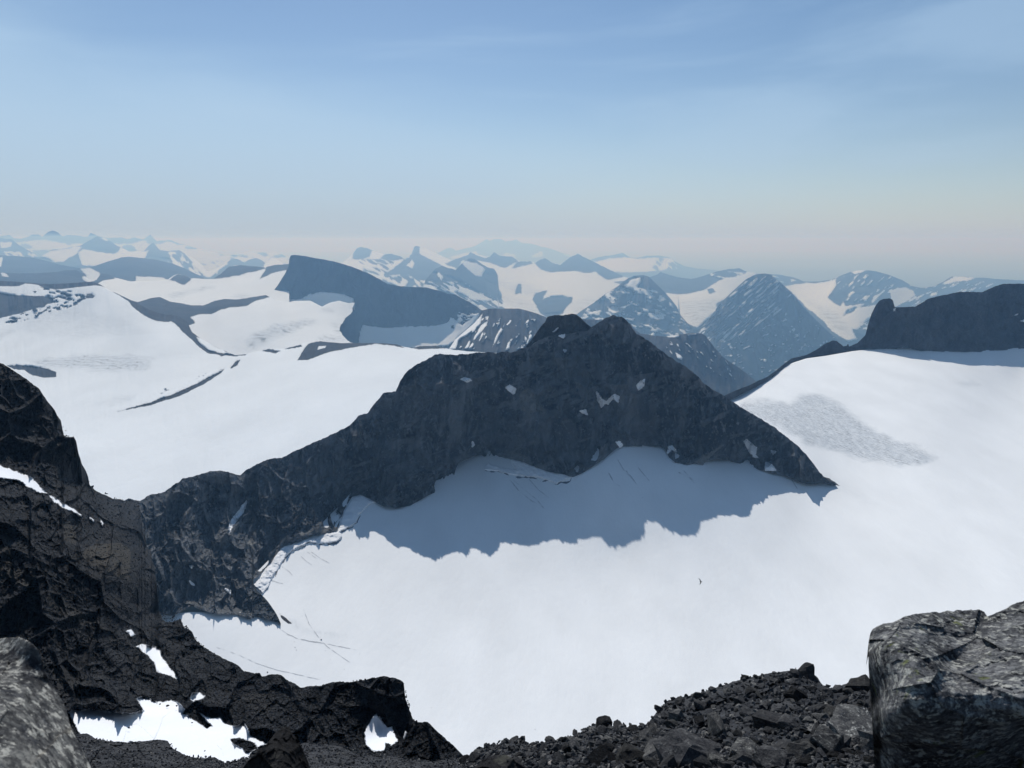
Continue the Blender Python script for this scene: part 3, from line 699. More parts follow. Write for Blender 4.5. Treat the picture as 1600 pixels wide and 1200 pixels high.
# ---- G: the wide glacier in front
gctrl = [(800, 1200, -475), (300, 1200, -470), (600, 900, -455), (965, 862, -450), (1290, 900, -450), (1600, 1000, -440), (1900, 1000, -430), (1600, 800, -420), (1900, 700, -390), (1300, 760, -430), (1450, 700, -400), (1200, 640, -385), (1140, 618, -385),
         (1300, 560, -340), (1600, 572, -338), (1900, 572, -338), (1450, 545, -308), (1600, 542, -303), (1900, 542, -303), (1320, 543, -322), (600, 790, -425), (715, 745, -410), (850, 737, -400), (970, 697, -366), (1075, 726, -390), (1220, 742, -415), (420, 920, -443), (300, 960, -425)]
Gl = Terrain(gctrl, [('snow', 240, 4.0, 1, 9), ('snow', 60, .8, 1, 10), ('snow', 18, .12, 1, 11)], 7,
             masks=[(-1, pl('1286,744 1296,748 1312,759 1309,759 1290,752')), (-1, pl('436,958 445,964 456,974 452,975 443,969'))],
             ices=[(pl('1150,640 1165,625 1200,622 1232,632 1250,615 1275,612 1310,630 1345,655 1370,672 1420,695 1440,700 1465,715 1440,728 1400,726 1350,720 1310,705 1260,695 1220,668 1180,655'), .9), (pl('1495,598 1520,596 1530,601 1505,603'), .5),
                   (pl('445,960 470,975 500,985 540,992 530,995 490,992 460,982'), .35), (pl('1265,735 1330,760 1380,790 1350,790 1300,765'), .12)],
             lam=1e-4, warp=.6)
build('glacier', Gl, '-100,1010 180,975 240,962 300,956 345,958 384,956 392,915 400,895 425,870 440,850 470,838 500,820 535,785 560,757 600,775 690,748 705,715 745,697 800,702 850,712 895,730 925,705 965,682 1000,682 1035,682 1060,695 1085,680 1100,640 1112,628 1140,616 1175,600 1200,591 1220,577 1235,568 1260,560 1290,556 1330,549 1380,543 1450,543 1600,540 1900,545',
      '-100,1260 1900,1260', -100, 1900, 1.7, terrain_material('front_glacier', (.04, .04, .045), (.07, .07, .07), 1000 / FPX, snow=(.81, .835, .855), snow_bump=.07, ice_dir=(.135, .05)), back=(60, .2), jit=(0, 10), seed=20, rowstep=1.9)
tag(Gl.obj, 'wide smooth white glacier filling the basin below the central dark mountain', 'glacier', 'structure')
fG = Gl.f
def gl_Y(px, py):
    u, v = uv(px, py); return float(1 / fG(u, v))

# ---- dark craggy ridge on the right and small summit behind
def solve_crest(edge, crest):
    """for traced points of a cast shadow on the front glacier, the distance at which the sun's ray passes the crest line"""
    out = []
    for p in edge:
        Yq = gl_Y(*p); u, v = uv(*p); q = np.array([Yq * float(u), Yq, Yq * float(v)])
        t = np.linspace(0, 2500, 2500)[:, None]; W = q + np.array(S[:]) * t
        r = W[:, 2] / W[:, 1]
        fwd = math.cos(PITCH) - r * math.sin(PITCH); up = math.sin(PITCH) + r * math.cos(PITCH)
        x = 800 + FPX * (W[:, 0] / W[:, 1]) / fwd; yy = 600 - FPX * up / fwd
        k = int(np.argmax(yy < np.interp(x, crest[:, 0], crest[:, 1])))
        out.append((float(x[k]), float(yy[k]), float(W[k, 1])))
    return out
r5top = pl('1100,634 1130,619 1145,612 1175,600 1200,588 1215,577 1230,565 1237,560 1260,555 1278,545 1290,537 1300,532 1308,533 1318,541 1323,540 1325,536 1327,541 1340,536 1352,524 1357,505 1362,490 1368,478 1374,470 1380,467 1390,466 1395,469 1398,480 1415,480 1430,479 1440,473 1450,467 1465,463 1480,460 1500,456 1535,456 1545,452 1555,447 1565,444 1600,443 1700,436 1900,430')
r5bot = pl('1100,650 1130,630 1200,595 1235,567 1262,559 1290,553 1310,549 1345,548 1380,546 1395,545 1410,543 1432,547 1450,550 1500,550 1545,551 1560,548 1600,545 1900,560')
R5c = [(x, y, d) for x, y, d in solve_crest([(1310, 558), (1380, 560), (1410, 572), (1440, 576), (1500, 570), (1540, 572), (1600, 573)], r5top)]
R5c = [(x, y, max(d, gl_Y(x, float(np.interp(x, r5bot[:, 0], r5bot[:, 1]))) + 22)) for x, y, d in R5c]
R5c += [(x, y, gl_Y(x, y) - 1.5) for x, y in ((1130, 630), (1200, 595), (1262, 559), (1310, 549), (1380, 546), (1432, 547), (1500, 550), (1560, 548), (1600, 545), (1900, 560))]
R5c += [(1130, 619, gl_Y(1130, 630) + 10), (1200, 588, gl_Y(1200, 595) + 10), (1237, 560, gl_Y(1237, 566) + 8), (1278, 545, gl_Y(1278, 556) + 14), (1600, 443, R5c[6][2] + 15), (1900, 430, R5c[6][2] + 40)]
R5 = Terrain(R5c, [('prid', 45, .30, .6, 40), ('pfac', 22, .22, .6, 41), ('pfac', 7, .2, .7, 42)], -6, masks=[(1, pl('1396,483 1400,481 1399,486 1396,487')), (1, pl('1580,494 1592,489 1590,492')), (1, pl('1593,502 1602,498 1604,503'))], warp=.8, lam=2e-6)
build('mountain', R5, r5top, r5bot, 1100, 1900, .9, terrain_material('right_ridge_rock', (.030, .031, .034), (.065, .066, .068), 2500 / FPX, rock_bump=.9), back=(350, 1.1), fade=True, jit=(.6, 8), seed=18, botjit=.8)
tag(R5.obj, 'dark craggy ridge with a stubby rock tower above the right hand glacier', 'mountain', 'structure')

# ---- M: the central dark mountain and its ridge down to the saddle
base_px = pl('270,962 300,946 320,955 345,960 370,960 392,965 400,960 415,965 437,973 433,962 418,940 410,932 396,916 ')
Mc = [(200, 778, 880), (220, 782, 890), (258, 768, 930), (300, 744, 985), (345, 735, 1030), (375, 743, 1050), (415, 719, 1110), (455, 707, 1150), (505, 685, 1190), (585, 629, 1241), (617, 612, 1243), (654, 569, 1273), (700, 553, 1310), (788, 548, 1322), (825, 538, 1334), (850, 524, 1350), (876, 516, 1366), (912, 512, 1376), (958, 493, 1376), (992, 513, 1369), (1035, 548, 1348), (1082, 582, 1326), (1130, 618, 1338), (1175, 646, 1332), (1248, 699, 1292), (1290, 748, 1262), (1320, 765, 1260)]
foot = [(280, 962), (350, 962), (437, 973), (410, 905), (440, 852), (515, 832), (550, 778), (600, 792), (660, 778), (710, 738), (752, 713), (800, 716), (860, 738), (895, 745), (945, 716), (970, 698), (1030, 699), (1060, 724), (1140, 719), (1190, 735), (1260, 756)]
for a, b in foot: Mc.append((a, b, gl_Y(a, b) - (9 if a < 440 else 7)))
Mc += [(240, 900, 800), (150, 900, 760), (330, 860, 910), (700, 650, 1268), (850, 640, 1288), (1000, 610, 1325), (1120, 670, 1296), (600, 720, 1205), (450, 790, 1060)]
M = Terrain(Mc, [('prid', 60, .32, .35, 46), ('pfac', 26, .36, .5, 47), ('pfac', 10, .30, .6, 48), ('pfac', 4.0, .30, .8, 148)], -6,
            masks=[], tones=[(pl('300,850 340,830 400,850 470,830 430,880 400,930 330,950 280,940 250,890'), .22), (pl('880,560 905,545 925,600 915,640 900,600'), .35), (pl('870,600 895,640 905,700 880,690'), .2), (pl('590,625 650,600 700,620 640,650 600,660'), .18), (pl('640,700 900,650 900,720 700,700'), .12)], tnoise=[(16, 60, .15, .16, .35, 301), (34, 12, -.35, .10, .40, 302), (6, 16, -.25, .22, .45, 303), (70, 40, 0, .12, .3, 304), (3, 5, .6, .28, .6, 305)], lam=2e-6)
mbase = '150,960 230,960 270,962 285,955 300,947 320,955 345,960 370,960 392,966 394,966 396,905 403,900 412,893 425,876 440,852 470,845 482,838 515,832 527,828 535,802 550,776 562,773 575,778 585,783 597,791 620,794 640,791 665,776 690,765 704,757 707,748 709,745 712,733 716,724 725,719 740,713 752,711 762,717 800,718 820,722 835,730 860,738 880,741 895,746 910,739 930,726 945,716 960,703 970,698 990,697 1015,698 1030,697 1040,702 1045,715 1055,723 1075,727 1090,722 1105,718 1125,717 1140,719 1150,728 1170,733 1190,735 1205,738 1222,742 1240,750 1258,756 1275,757 1290,754 1308,758'
# (the crest of the foot spur right of x=396 is built by the second part below)
mrock = terrain_material('central_mountain_rock', (.009, .011, .014), (.074, .082, .090), 1250 / FPX, rock_bump=1.0, streak=(1, 1, .4), brown=(.28, .29, .30))
mb = pl(mbase)
mountain = build('mountain', M, '150,800 200,779 218,782 222,781 235,773 258,768 268,760 285,748 300,744 320,738 345,735 360,739 375,743 385,735 400,725 415,719 440,715 455,707 472,700 490,692 505,685 525,675 540,668 552,660 560,650 575,645 583,634 590,625 598,615 605,613 618,612 622,603 625,596 630,588 637,580 650,570 665,562 677,556 690,552 700,554 710,555 728,553 745,550 770,551 800,550 808,547 820,543 830,540 845,530 858,526 870,524 880,524 890,521 905,519 918,517 925,511 930,507 940,500 950,495 958,493 970,495 977,499 985,507 990,515 995,521 1010,530 1020,538 1030,545 1050,560 1062,567 1075,575 1083,581 1090,588 1098,597 1105,603 1120,612 1128,617 1135,622 1160,638 1175,645 1190,655 1205,664 1220,675 1235,687 1250,700 1260,710 1268,720 1280,738 1287,745 1292,749 1308,757',
                 mb, 150, 1306, .85, mrock, back=(260, .75), fade=True, jit=(1.4, 7), seed=21, botjit=.7, smooth=False)
tag(mountain, 'central dark shaded mountain with a pointed summit and long ridge falling left', 'mountain', 'structure')

mat_patch = terrain_material('snow_patch_snow', (.3, .3, .3), (.4, .4, .4), .6, snow=(.80, .82, .84))
# snow in its own attribute-free form
def snow_only(name, u, col=(.80, .82, .85), dirt=.12):
    s = NT(name)
    n = s.noise(1 / (30 * u), 5, .6); f = s.noise(1 / (3 * u), 4, .6)
    c = s.mix(s.rng(n, .3, .7), tuple(x * .92 for x in col), col)
    c = s.mix(s.rng(f, .5, .8, 0, dirt), c, (.35, .34, .33))
    s.ln(c, s.b.inputs['Base Color']); s.b.inputs['Roughness'].default_value = .7
    s.b.inputs['Specular IOR Level'].default_value = .06
    s.ln(s.bump(s.math('ADD', n, s.math('MULTIPLY', f, .3)), .5, 3 * u), s.b.inputs['Normal'])
    return s.m
mat_patch = snow_only('old_snow', .9)
for p in ['359,832 357,825 362,812 372,800 379,790 385,783 384,790 378,802 368,815 362,823', '296,884 302,885 299,888', '296,908 304,914 300,914', '352,920 361,923 360,928 355,924',
          '720,592 727,590 736,594 730,597', '790,606 797,602 806,608 803,615 798,612', '995,602 1002,595 1007,593 1006,602 998,609', '932,612 940,624 948,628 940,636 934,626', '946,630 957,618 960,616 968,620 966,628 958,622 950,632',
          '1163,690 1166,686 1182,700 1180,712 1172,708', '1174,706 1184,715 1177,713', '1196,722 1205,725 1212,735 1196,735', '1205,704 1212,706 1208,710', '963,691 968,690 973,695 969,699', '1045,698 1050,697 1057,706 1050,702 1043,708', '880,546 885,548 882,550', '874,525 882,523 880,528', '906,642 915,640 918,648 908,644', '738,690 741,695 738,698']:
    patch('snow_patch', M, p, mat_patch, 1.6, .8, parent=mountain)
# pale broken rock and scree aprons on the wall
mat_scree = plain('pale_scree', (.105, .105, .10), .95, .25, .4)
for p in ['812,620 822,606 828,610 838,624 850,640 830,644 816,640', '780,716 800,706 826,716 832,726 815,730 800,722 785,722', '385,850 392,842 400,850 398,858', '1085,720 1110,708 1130,695 1128,698 1110,712 1095,728']:
    patch('scree_patch', M, p, mat_scree, .8, .9, parent=mountain, warp=3)
# the buttress that runs from the saddle slope out onto the snow
Bt_c = [(380, 905, 8), (394, 914, 6), (410, 931, 5), (437, 970, 3), (380, 966, 1), (415, 967, 1), (439, 975, 1), (395, 945, 5)]
Bt = Terrain([(x, y, gl_Y(x, y) - d) for x, y, d in Bt_c], [('pfac', 16, .2, .9, 49), ('pfac', 6, .2, .9, 50)], -6)
build('rock_spur', Bt, '380,905 388,908 394,914 402,922 410,931 418,939 426,950 433,961 437,970 439,974', '380,966 392,967 400,963 415,967 430,971 439,975', 380, 438.5, .8, mrock, back=(14, 1.2), jit=(.6, 6), seed=24, botjit=.5, parent=mountain)

# ---- upper snow lip, crevasse and avalanche snow along the foot of the wall
for p in ['396,914 404,920 411,926 419,915 424,904 431,893 440,878 448,866 457,859 476,851 481,846 497,849 515,848 528,845 534,838 530,830 515,833 500,835 484,839 470,846 445,852 438,858 425,878 410,900',
          '529,832 540,826 556,816 561,803 575,789 588,783 575,778 562,774 552,778 537,800', '757,733 775,735 795,740 845,746 870,754 893,745 880,741 860,738 835,730 815,722 800,719 800,726 810,735 790,732 770,728 762,724']:
    patch('snow_lip', Gl, p, mat_patch, 5.0, .8, parent=Gl.obj, warp=2.0, bumpy=.7)
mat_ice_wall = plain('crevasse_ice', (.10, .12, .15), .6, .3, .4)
def ribbon(name, pts, w0, w1, mat, T=Gl, off=.6, parent=None, jitter=.5, label=None, seed=0):
    """a thin strip lying on the surface of T along a traced line; widths in photograph pixels"""
    pts = pl(pts); d = np.r_[0, np.cumsum(np.hypot(*np.diff(pts, axis=0).T))]
    n = max(4, int(d[-1] / 1.0)); t = np.linspace(0, d[-1], n)
    X = np.interp(t, d, pts[:, 0]); Y = np.interp(t, d, pts[:, 1])
    tx, ty = np.gradient(X), np.gradient(Y); l = np.hypot(tx, ty) + 1e-9; nxx, nyy = -ty / l, tx / l
    tt = t / d[-1]
    w = (w0 + (w1 - w0) * tt) * np.clip(1.1 + 2.2 * fbm(t / 6, t * 0 + seed, t * 0, 3, 71 + seed), .1, 2.4) * np.clip(np.minimum(tt, 1 - tt) * 12 + .15, 0, 1)
    c = jitter * fbm(t / 5, t * 0 + seed * 2, t * 0, 3, 81 + seed)
    P1, _ = T.surf(X + nxx * (c + w / 2), Y + nyy * (c + w / 2)); P0, _ = T.surf(X + nxx * (c - w / 2), Y + nyy * (c - w / 2))
    P1 = P1 * (1 - off / P1[:, 1:2]); P0 = P0 * (1 - off / P0[:, 1:2])
    V = np.concatenate([P0, P1]); i = np.arange(n - 1)
    o = mesh_np(name, V, np.stack([i, i + 1, i + n + 1, i + n], -1), mat, parent=parent)
    if label: o['label'] = label
    return o
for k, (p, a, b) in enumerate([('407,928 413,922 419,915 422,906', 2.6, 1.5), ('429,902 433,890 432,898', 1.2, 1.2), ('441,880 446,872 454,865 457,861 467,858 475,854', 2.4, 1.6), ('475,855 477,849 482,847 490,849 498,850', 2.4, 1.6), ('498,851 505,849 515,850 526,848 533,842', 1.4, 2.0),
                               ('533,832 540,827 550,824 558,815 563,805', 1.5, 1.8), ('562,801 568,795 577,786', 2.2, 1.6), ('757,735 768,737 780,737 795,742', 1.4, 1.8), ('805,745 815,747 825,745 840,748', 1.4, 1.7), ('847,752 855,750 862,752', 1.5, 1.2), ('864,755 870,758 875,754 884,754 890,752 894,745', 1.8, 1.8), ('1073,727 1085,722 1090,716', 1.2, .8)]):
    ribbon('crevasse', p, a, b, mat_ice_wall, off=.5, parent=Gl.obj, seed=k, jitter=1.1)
mat_streak = plain('dirty_snow', (.50, .52, .54), .9, .3, .2)
mat_track = plain('rock_fall_track', (.40, .42, .45), .9, .4, .3)
for k, (p, a, b) in enumerate([('486,862 500,872 515,880', 1.0, .4), ('470,869 480,878 488,883', .8, .3), ('440,885 452,893 457,899', 1.0, .4), ('420,905 434,910 442,912', 1.2, .5), ('480,862 495,873', .7, .3), ('797,750 810,766 830,782 852,795', 1.0, .5), ('802,750 818,764 838,780 850,794', .8, .4), ('826,748 842,766 858,778', .8, .4),
                               ('950,737 960,755 970,760', 1.2, .5), ('978,735 990,750 998,762', 1.2, .5), ('995,728 1005,740 1015,752', 1.0, .5), ('1060,738 1075,745 1085,755', 1.2, .5), ('1068,735 1080,748 1086,752', 1.0, .5), ('965,718 975,735 985,745', 1.0, .4), ('1232,742 1240,754 1246,764', 1.6, .7)]):
    ribbon('rock_fall_streak', p, a, b, mat_streak, off=.35, parent=Gl.obj, seed=k + 20, jitter=.2)
ribbon('track', '474,951 479,965 483,975 492,988 501,1000 511,1010 525,1020 538,1029 547,1035', .55, .45, mat_track, off=.3, parent=Gl.obj, seed=50, jitter=.2)
ribbon('track', '436,981 450,991 465,998 485,1002 505,1005 525,1009 545,1013 556,1015', .9, .5, mat_track, off=.3, parent=Gl.obj, seed=51, jitter=.6)
ribbon('track', '335,1010 370,1022 400,1036 430,1046 470,1055 500,1062', .5, .4, mat_streak, off=.3, parent=Gl.obj, seed=52, jitter=.5)

# ---- N: near crags on the left with the crumbling spur
Nc = [(-100, 540, 300), (0, 566, 300), (50, 600, 290), (97, 680, 280), (120, 700, 285), (138, 757, 360), (165, 775, 470), (190, 782, 620), (218, 784, 760), (222, 850, 500), (243, 900, 360), (246, 960, 310), (265, 972, 250), (282, 968, 235), (310, 1003, 205), (345, 1027, 175), (380, 1050, 155), (409, 1057, 142), (450, 1063, 125), (480, 1073, 115), (530, 1065, 106), (600, 1057, 99), (632, 1070, 97), (640, 1110, 94), (665, 1128, 90), (690, 1148, 86), (722, 1182, 82),
      (0, 660, 260), (0, 740, 215), (60, 770, 215), (120, 800, 225), (0, 800, 165), (80, 860, 165), (160, 840, 250), (195, 830, 360), (160, 880, 180), (200, 920, 215), (0, 930, 135), (100, 960, 138), (200, 990, 165), (240, 1040, 155), (0, 1100, 95), (120, 1060, 110), (220, 1080, 122),
      (110, 1110, 93), (150, 1150, 84), (210, 1095, 108), (300, 1150, 88), (280, 1100, 112), (400, 1165, 84), (350, 1110, 108), (300, 1060, 135), (0, 1200, 75), (300, 1210, 72), (500, 1110, 96), (450, 1150, 86), (500, 1190, 72), (560, 1120, 92), (595, 1145, 93), (590, 1180, 79), (650, 1180, 78), (720, 1210, 74)]
Nd = [('prid', 120, .10, .8, 51), ('pfac', 70, .34, .8, 52), ('pfac', 24, .30, .85, 53), ('pfac', 9, .36, .9, 54), ('pfac', 4.0, .40, .9, 55)]
N = Terrain(Nc, Nd, -6,
            masks=[(1, pl('106,1112 112,1108 125,1110 140,1106 160,1110 180,1113 205,1114 225,1110 218,1100 212,1090 225,1087 240,1094 255,1097 268,1093 282,1100 290,1108 285,1115 298,1118 310,1114 330,1122 345,1120 350,1130 370,1135 380,1128 388,1138 390,1148 403,1156 418,1163 395,1172 385,1190 380,1200 330,1190 300,1188 262,1172 240,1160 180,1160 130,1160')),
                   (-1, pl('292,1108 300,1106 318,1120 330,1134 322,1138 308,1128 296,1120')), (-1, pl('360,1155 375,1153 395,1160 402,1168 385,1178 378,1168 365,1162')),
                   (1, pl('-20,728 0,727 15,733 35,740 48,745 58,755 75,772 62,770 45,762 30,752 10,748 -20,748')), (1, pl('75,772 88,778 98,785 115,795 128,805 126,808 112,800 98,793 85,784')), (1, pl('140,808 147,812 146,816 141,812')), (1, pl('158,812 162,818 160,822 157,816')),
                   (1, pl('212,1010 222,1005 236,1010 248,1008 252,1025 260,1035 272,1050 278,1062 262,1055 245,1050 240,1035 232,1025 222,1018')), (1, pl('300,1083 310,1082 322,1086 318,1092 302,1096 296,1090')),
                   (1, pl('197,985 205,983 212,992 205,994')),
                   (1, pl('571,1165 569,1145 575,1132 583,1120 588,1115 594,1122 600,1130 604,1138 612,1135 616,1145 622,1158 612,1165 602,1160 600,1172 583,1174')), (1, pl('630,1150 634,1140 636,1145 632,1155'))],
            tones=[(pl('130,860 150,850 190,848 205,862 203,885 200,905 185,902 165,890 140,882 128,872'), .9), (pl('98,820 108,815 120,835 118,850 100,845'), .7), (pl('0,852 12,855 22,880 45,895 60,880 55,900 50,915 30,915 0,900'), .75), (pl('70,925 95,930 130,960 165,975 160,985 110,970 75,945'), .5),
                   (pl('60,905 75,902 72,915'), .6), (pl('60,690 90,710 95,760 60,700'), .3), (pl('0,600 40,640 60,700 0,680'), .18), (pl('380,1085 420,1080 430,1110 395,1115'), .35), (pl('520,1085 560,1095 555,1115 510,1100'), .3), (pl('80,1040 130,1050 150,1080 90,1090'), .3), (pl('170,995 200,1000 215,1015 180,1012'), .3)], tnoise=[(26, 10, .5, .18, .15, 311), (9, 20, -.3, .22, .2, 312), (5, 3, .3, .3, .5, 313)], warp=2.2, wscale=7, damp=.97)
nrock = terrain_material('near_crag_rock', (.010, .0115, .0145), (.036, .0385, .043), 150 / FPX, rock_bump=1.0, streak=(1, 1, .8), brown=(.062, .058, .052), snow=(.80, .82, .85), edge=.9, snow_bump=.12)
cliff = build('cliff', N, '-100,520 0,566 20,578 35,588 50,599 60,606 68,618 75,628 85,640 90,650 95,656 98,672 100,681 108,682 115,682 119,690 121,700 122,706 125,715 128,725 134,735 138,745 140,757 150,767 162,772 175,778 190,781 205,783 217,782 218,798 221,806 222,826 226,829 227,848 232,858 236,862 237,874 241,884 243,892 244,908 246,925 247,938 249,955 254,968 260,972 272,971 282,967 288,980 300,987 305,999 312,1006 320,1012 330,1018 345,1027 360,1033 372,1040 380,1049 395,1051 406,1052 409,1057 425,1053 440,1055 452,1064 462,1070 470,1075 480,1073 500,1072 510,1068 530,1065 550,1066 565,1063 580,1060 600,1057 615,1059 627,1064 631,1068 633,1090 638,1105 645,1123 652,1128 668,1128 680,1140 690,1148 700,1158 712,1168 725,1182 735,1200',
              '-100,1230 735,1230', -100, 735, .95, nrock, back=(30, .8), jit=(1.3, 7), seed=22, smooth=False)
tag(cliff, 'near black crags at the left with a crumbling spur running down to the lower centre', 'cliff', 'structure')

# ---- L1: the foreground scree slope
L1c = [(-100, 1150, 44), (120, 1146, 44), (200, 1160, 43), (340, 1185, 42), (480, 1165, 46), (600, 1180, 44), (720, 1183, 40), (760, 1163, 31), (820, 1150, 29), (955, 1122, 27), (1040, 1092, 26), (1140, 1064, 27), (1250, 1042, 29), (1290, 1070, 26), (1380, 1072, 24), (1700, 1060, 22),
       (-100, 1260, 20), (120, 1260, 20), (500, 1260, 17), (720, 1230, 17), (800, 1210, 16), (1000, 1205, 11.5), (1250, 1205, 10), (1380, 1205, 10), (1700, 1230, 9), (1200, 1130, 18), (1050, 1150, 17.5)]
L1 = Terrain(L1c, [('pfac', 60, .12, 1.3, 61), ('pfac', 24, .22, 1.2, 62), ('pfac', 9, .22, 1.1, 63)], -6,
             tones=[(pl('1240,1135 1290,1130 1330,1140 1370,1150 1360,1158 1300,1150'), .8), (pl('1105,1190 1130,1165 1160,1160 1175,1175 1150,1200 1110,1200'), .6)])
lrock = terrain_material('foreground_scree_rock', (.016, .0175, .021), (.062, .064, .068), 25 / FPX, rock_bump=.8, brown=(.20, .195, .185), streak=(1, 1, 1))
scree = build('scree_slope', L1, '-100,1150 60,1148 118,1147 135,1146 150,1154 180,1159 200,1160 225,1158 240,1156 262,1157 268,1168 290,1180 310,1185 335,1183 350,1192 380,1186 420,1178 475,1160 500,1162 530,1166 560,1180 600,1180 640,1187 680,1190 712,1184 735,1182 745,1172 760,1166 775,1165 785,1158 808,1155 825,1162 860,1163 875,1158 900,1148 915,1142 932,1130 955,1134 985,1136 1010,1132 1030,1108 1045,1093 1080,1087 1120,1074 1155,1062 1200,1052 1245,1046 1262,1046 1275,1056 1285,1070 1300,1076 1335,1064 1360,1068 1385,1075 1500,1070 1700,1060',
              '-100,1250 1700,1250', -100, 1700, 1.4, lrock, back=(6, .7), jit=(1.0, 8), seed=23, smooth=False)
tag(scree, 'dark scree slope of broken stones along the bottom of the view', 'scree', 'structure')

# ---- the summit ground the viewer stands on, below the picture
ns = 50
sx = np.linspace(-14, 14, ns); sy = np.linspace(-8, 14, ns); SX, SY = np.meshgrid(sx, sy)
SZ = -1.75 - np.where(SY > .9, (SY - .9) * .93, 0) - .25 * np.abs(fbm(SX, SY, SX * 0, 4, 77)) - .12 * facets(SX / .8, SY / .8, SX * 0, 78)
i = (np.arange(ns - 1)[:, None] * ns + np.arange(ns - 1)[None]).ravel()
ledge = mesh_np('summit_ground', np.stack([SX, SY, SZ], -1).reshape(-1, 3), np.stack([i, i + 1, i + ns + 1, i + ns], -1), lrock, {'snow': np.full(ns * ns, -6.), 'tone': np.zeros(ns * ns), 'ice': np.zeros(ns * ns)}, smooth=False)
tag(ledge, 'stony summit ground under and behind the viewpoint', 'ground', 'structure')

# ================================================================== STONES
def hull_mesh(name, seed, n=22, flat=.6, detail=0, rough=.05):
    r = random.Random(seed); bm = bmesh.new()
    for _ in range(n):
        v = Vector((r.gauss(0, 1), r.gauss(0, 1), r.gauss(0, 1))).normalized()
        m = max(abs(v.x), abs(v.y), abs(v.z)); v = v * (1 / m) ** .55 * r.uniform(.82, 1.05)
        bm.verts.new((v.x * r.uniform(.95, 1.05), v.y * .78, v.z * flat))
    bmesh.ops.convex_hull(bm, input=bm.verts)
    for v in [v for v in bm.verts if not v.link_faces]: bm.verts.remove(v)
    if detail:
        bmesh.ops.triangulate(bm, faces=bm.faces)
        bmesh.ops.subdivide_edges(bm, edges=list(bm.edges), cuts=detail, use_grid_fill=True, smooth=.0)
        co = np.array([v.co[:] for v in bm.verts])
        nn = fbm(co[:, 0] * 2.2, co[:, 1] * 2.2, co[:, 2] * 2.2 + seed, 5, seed, .6) + .5 * facets(co[:, 0] * 1.6, co[:, 1] * 1.6, co[:, 2] * 1.6 + seed, seed)
        for v, k in zip(bm.verts, nn): v.co += v.co.normalized() * float(k) * rough
    me = bpy.data.meshes.new(name); bm.to_mesh(me); bm.free()
    return me

st_dark = stone_material('dark_stone', (.020, .021, .024), (.052, .052, .053), .35, .8, (.16, .16, .15))
st_mid = stone_material('grey_stone', (.032, .033, .035), (.075, .074, .072), .5, .9, (.22, .22, .20))
st_pale = stone_material('pale_stone', (.20, .18, .165), (.34, .31, .29), .2, 1.0, (.4, .4, .38))
st_lich = stone_material('lichened_slab', (.030, .031, .034), (.085, .085, .082), .8, 1.2, (.40, .40, .37), contrast=.6)
st_black = stone_material('black_stone', (.007, .007, .008), (.018, .018, .019), .25, 1.4, (.08, .08, .06))
protos = [hull_mesh('stone', 100 + k, 20, (.45, .6, .8)[k % 3], 1, .10) for k in range(16)]
for k, p in enumerate(protos):
    p.materials.append(st_dark if k % 4 else st_mid)

def L1_normal_point(px, py):
    P, _ = L1.surf(np.array([px, px + 1.5, px]), np.array([py, py, py + 1.5]), F=np.full(3, -6.))
    a, b, c = [Vector(x) for x in P]
    return a, (a - b).cross(a - c).normalized() if (b - a).length else Vector((0, 0, 1))

top_line = pl('-100,1150 118,1147 150,1154 200,1160 262,1157 290,1180 335,1183 350,1192 475,1160 530,1166 600,1180 680,1190 735,1182 745,1172 785,1158 808,1155 825,1162 875,1158 932,1130 955,1134 1010,1132 1030,1108 1045,1093 1080,1087 1155,1062 1245,1046 1262,1046 1285,1070 1300,1076 1335,1064 1385,1075 1700,1060')
def top_y(x): return float(np.interp(x, top_line[:, 0], top_line[:, 1]))

def add_stone(px, py, s_px, me, sink=.25, rot=None, scale=(1, 1, 1), label='angular dark stone among the rubble at the lower right', group='angular stones on the foreground rubble slope', cat='stone', mat=None, name='stone', T=L1):
    P, _ = T.surf(np.array([px]), np.array([py]), F=np.array([-6.]))
    p = Vector(P[0]); r = s_px * p.y / FPX / 2
    o = bpy.data.objects.new(name, me)
    o.location = (p.x, p.y, p.z + r * (.5 - sink))
    o.rotation_euler = rot or (random.uniform(-.5, .5), random.uniform(-.5, .5), random.uniform(0, 6.28))
    o.scale = (r * scale[0], r * scale[1], r * scale[2])
    COL.objects.link(o)
    tag(o, label, cat, None, group)
    return o

# notable stones first (each with its own look)
def special(name, label, px, py, s_px, seed, mat, flat=.6, rot=None, scale=(1, 1, 1), sink=.25, n=16, detail=3, rough=.10):
    me = hull_mesh(name, seed, n, flat, detail, rough); me.materials.append(mat)
    return add_stone(px, py, s_px, me, sink, rot, scale, label, None, 'boulder' if s_px > 40 else 'stone', name=name)
special('stone', 'squarish upright block on the rim, between the two bumps of the rubble slope', 944, 1136, 30, 11, st_dark, .85, (0.05, .05, .25), sink=.1, n=90, detail=2, rough=.04)
special('stone', 'small upright stone block on the leftmost hump of the rubble slope', 816, 1158, 14, 12, st_dark, .9, (0, .1, .2), sink=-.1)
special('stone', 'pale pinkish stone lying at the bottom edge near the black rounded rock', 868, 1196, 30, 13, st_pale, .45, (.1, -.35, .3), sink=.1)
special('stone', 'small pale flat stone in the dark rubble at the bottom', 1034, 1194, 14, 14, st_pale, .4, (.1, .1, .6), sink=-.1)
special('stone', 'pointed stone leaning outwards at the top of the steep rubble step', 1030, 1113, 22, 15, st_dark, .7, (.3, .9, .2), sink=0)
special('boulder', 'rounded boulder crowning the highest hump of the rubble slope', 1264, 1060, 42, 16, st_dark, .8, (.1, .2, .4), sink=.1)
special('boulder', 'angular boulder with a peaked top beside the big lichened boulder', 1342, 1078, 56, 17, st_mid, .65, (.1, -.15, .2), sink=.1)
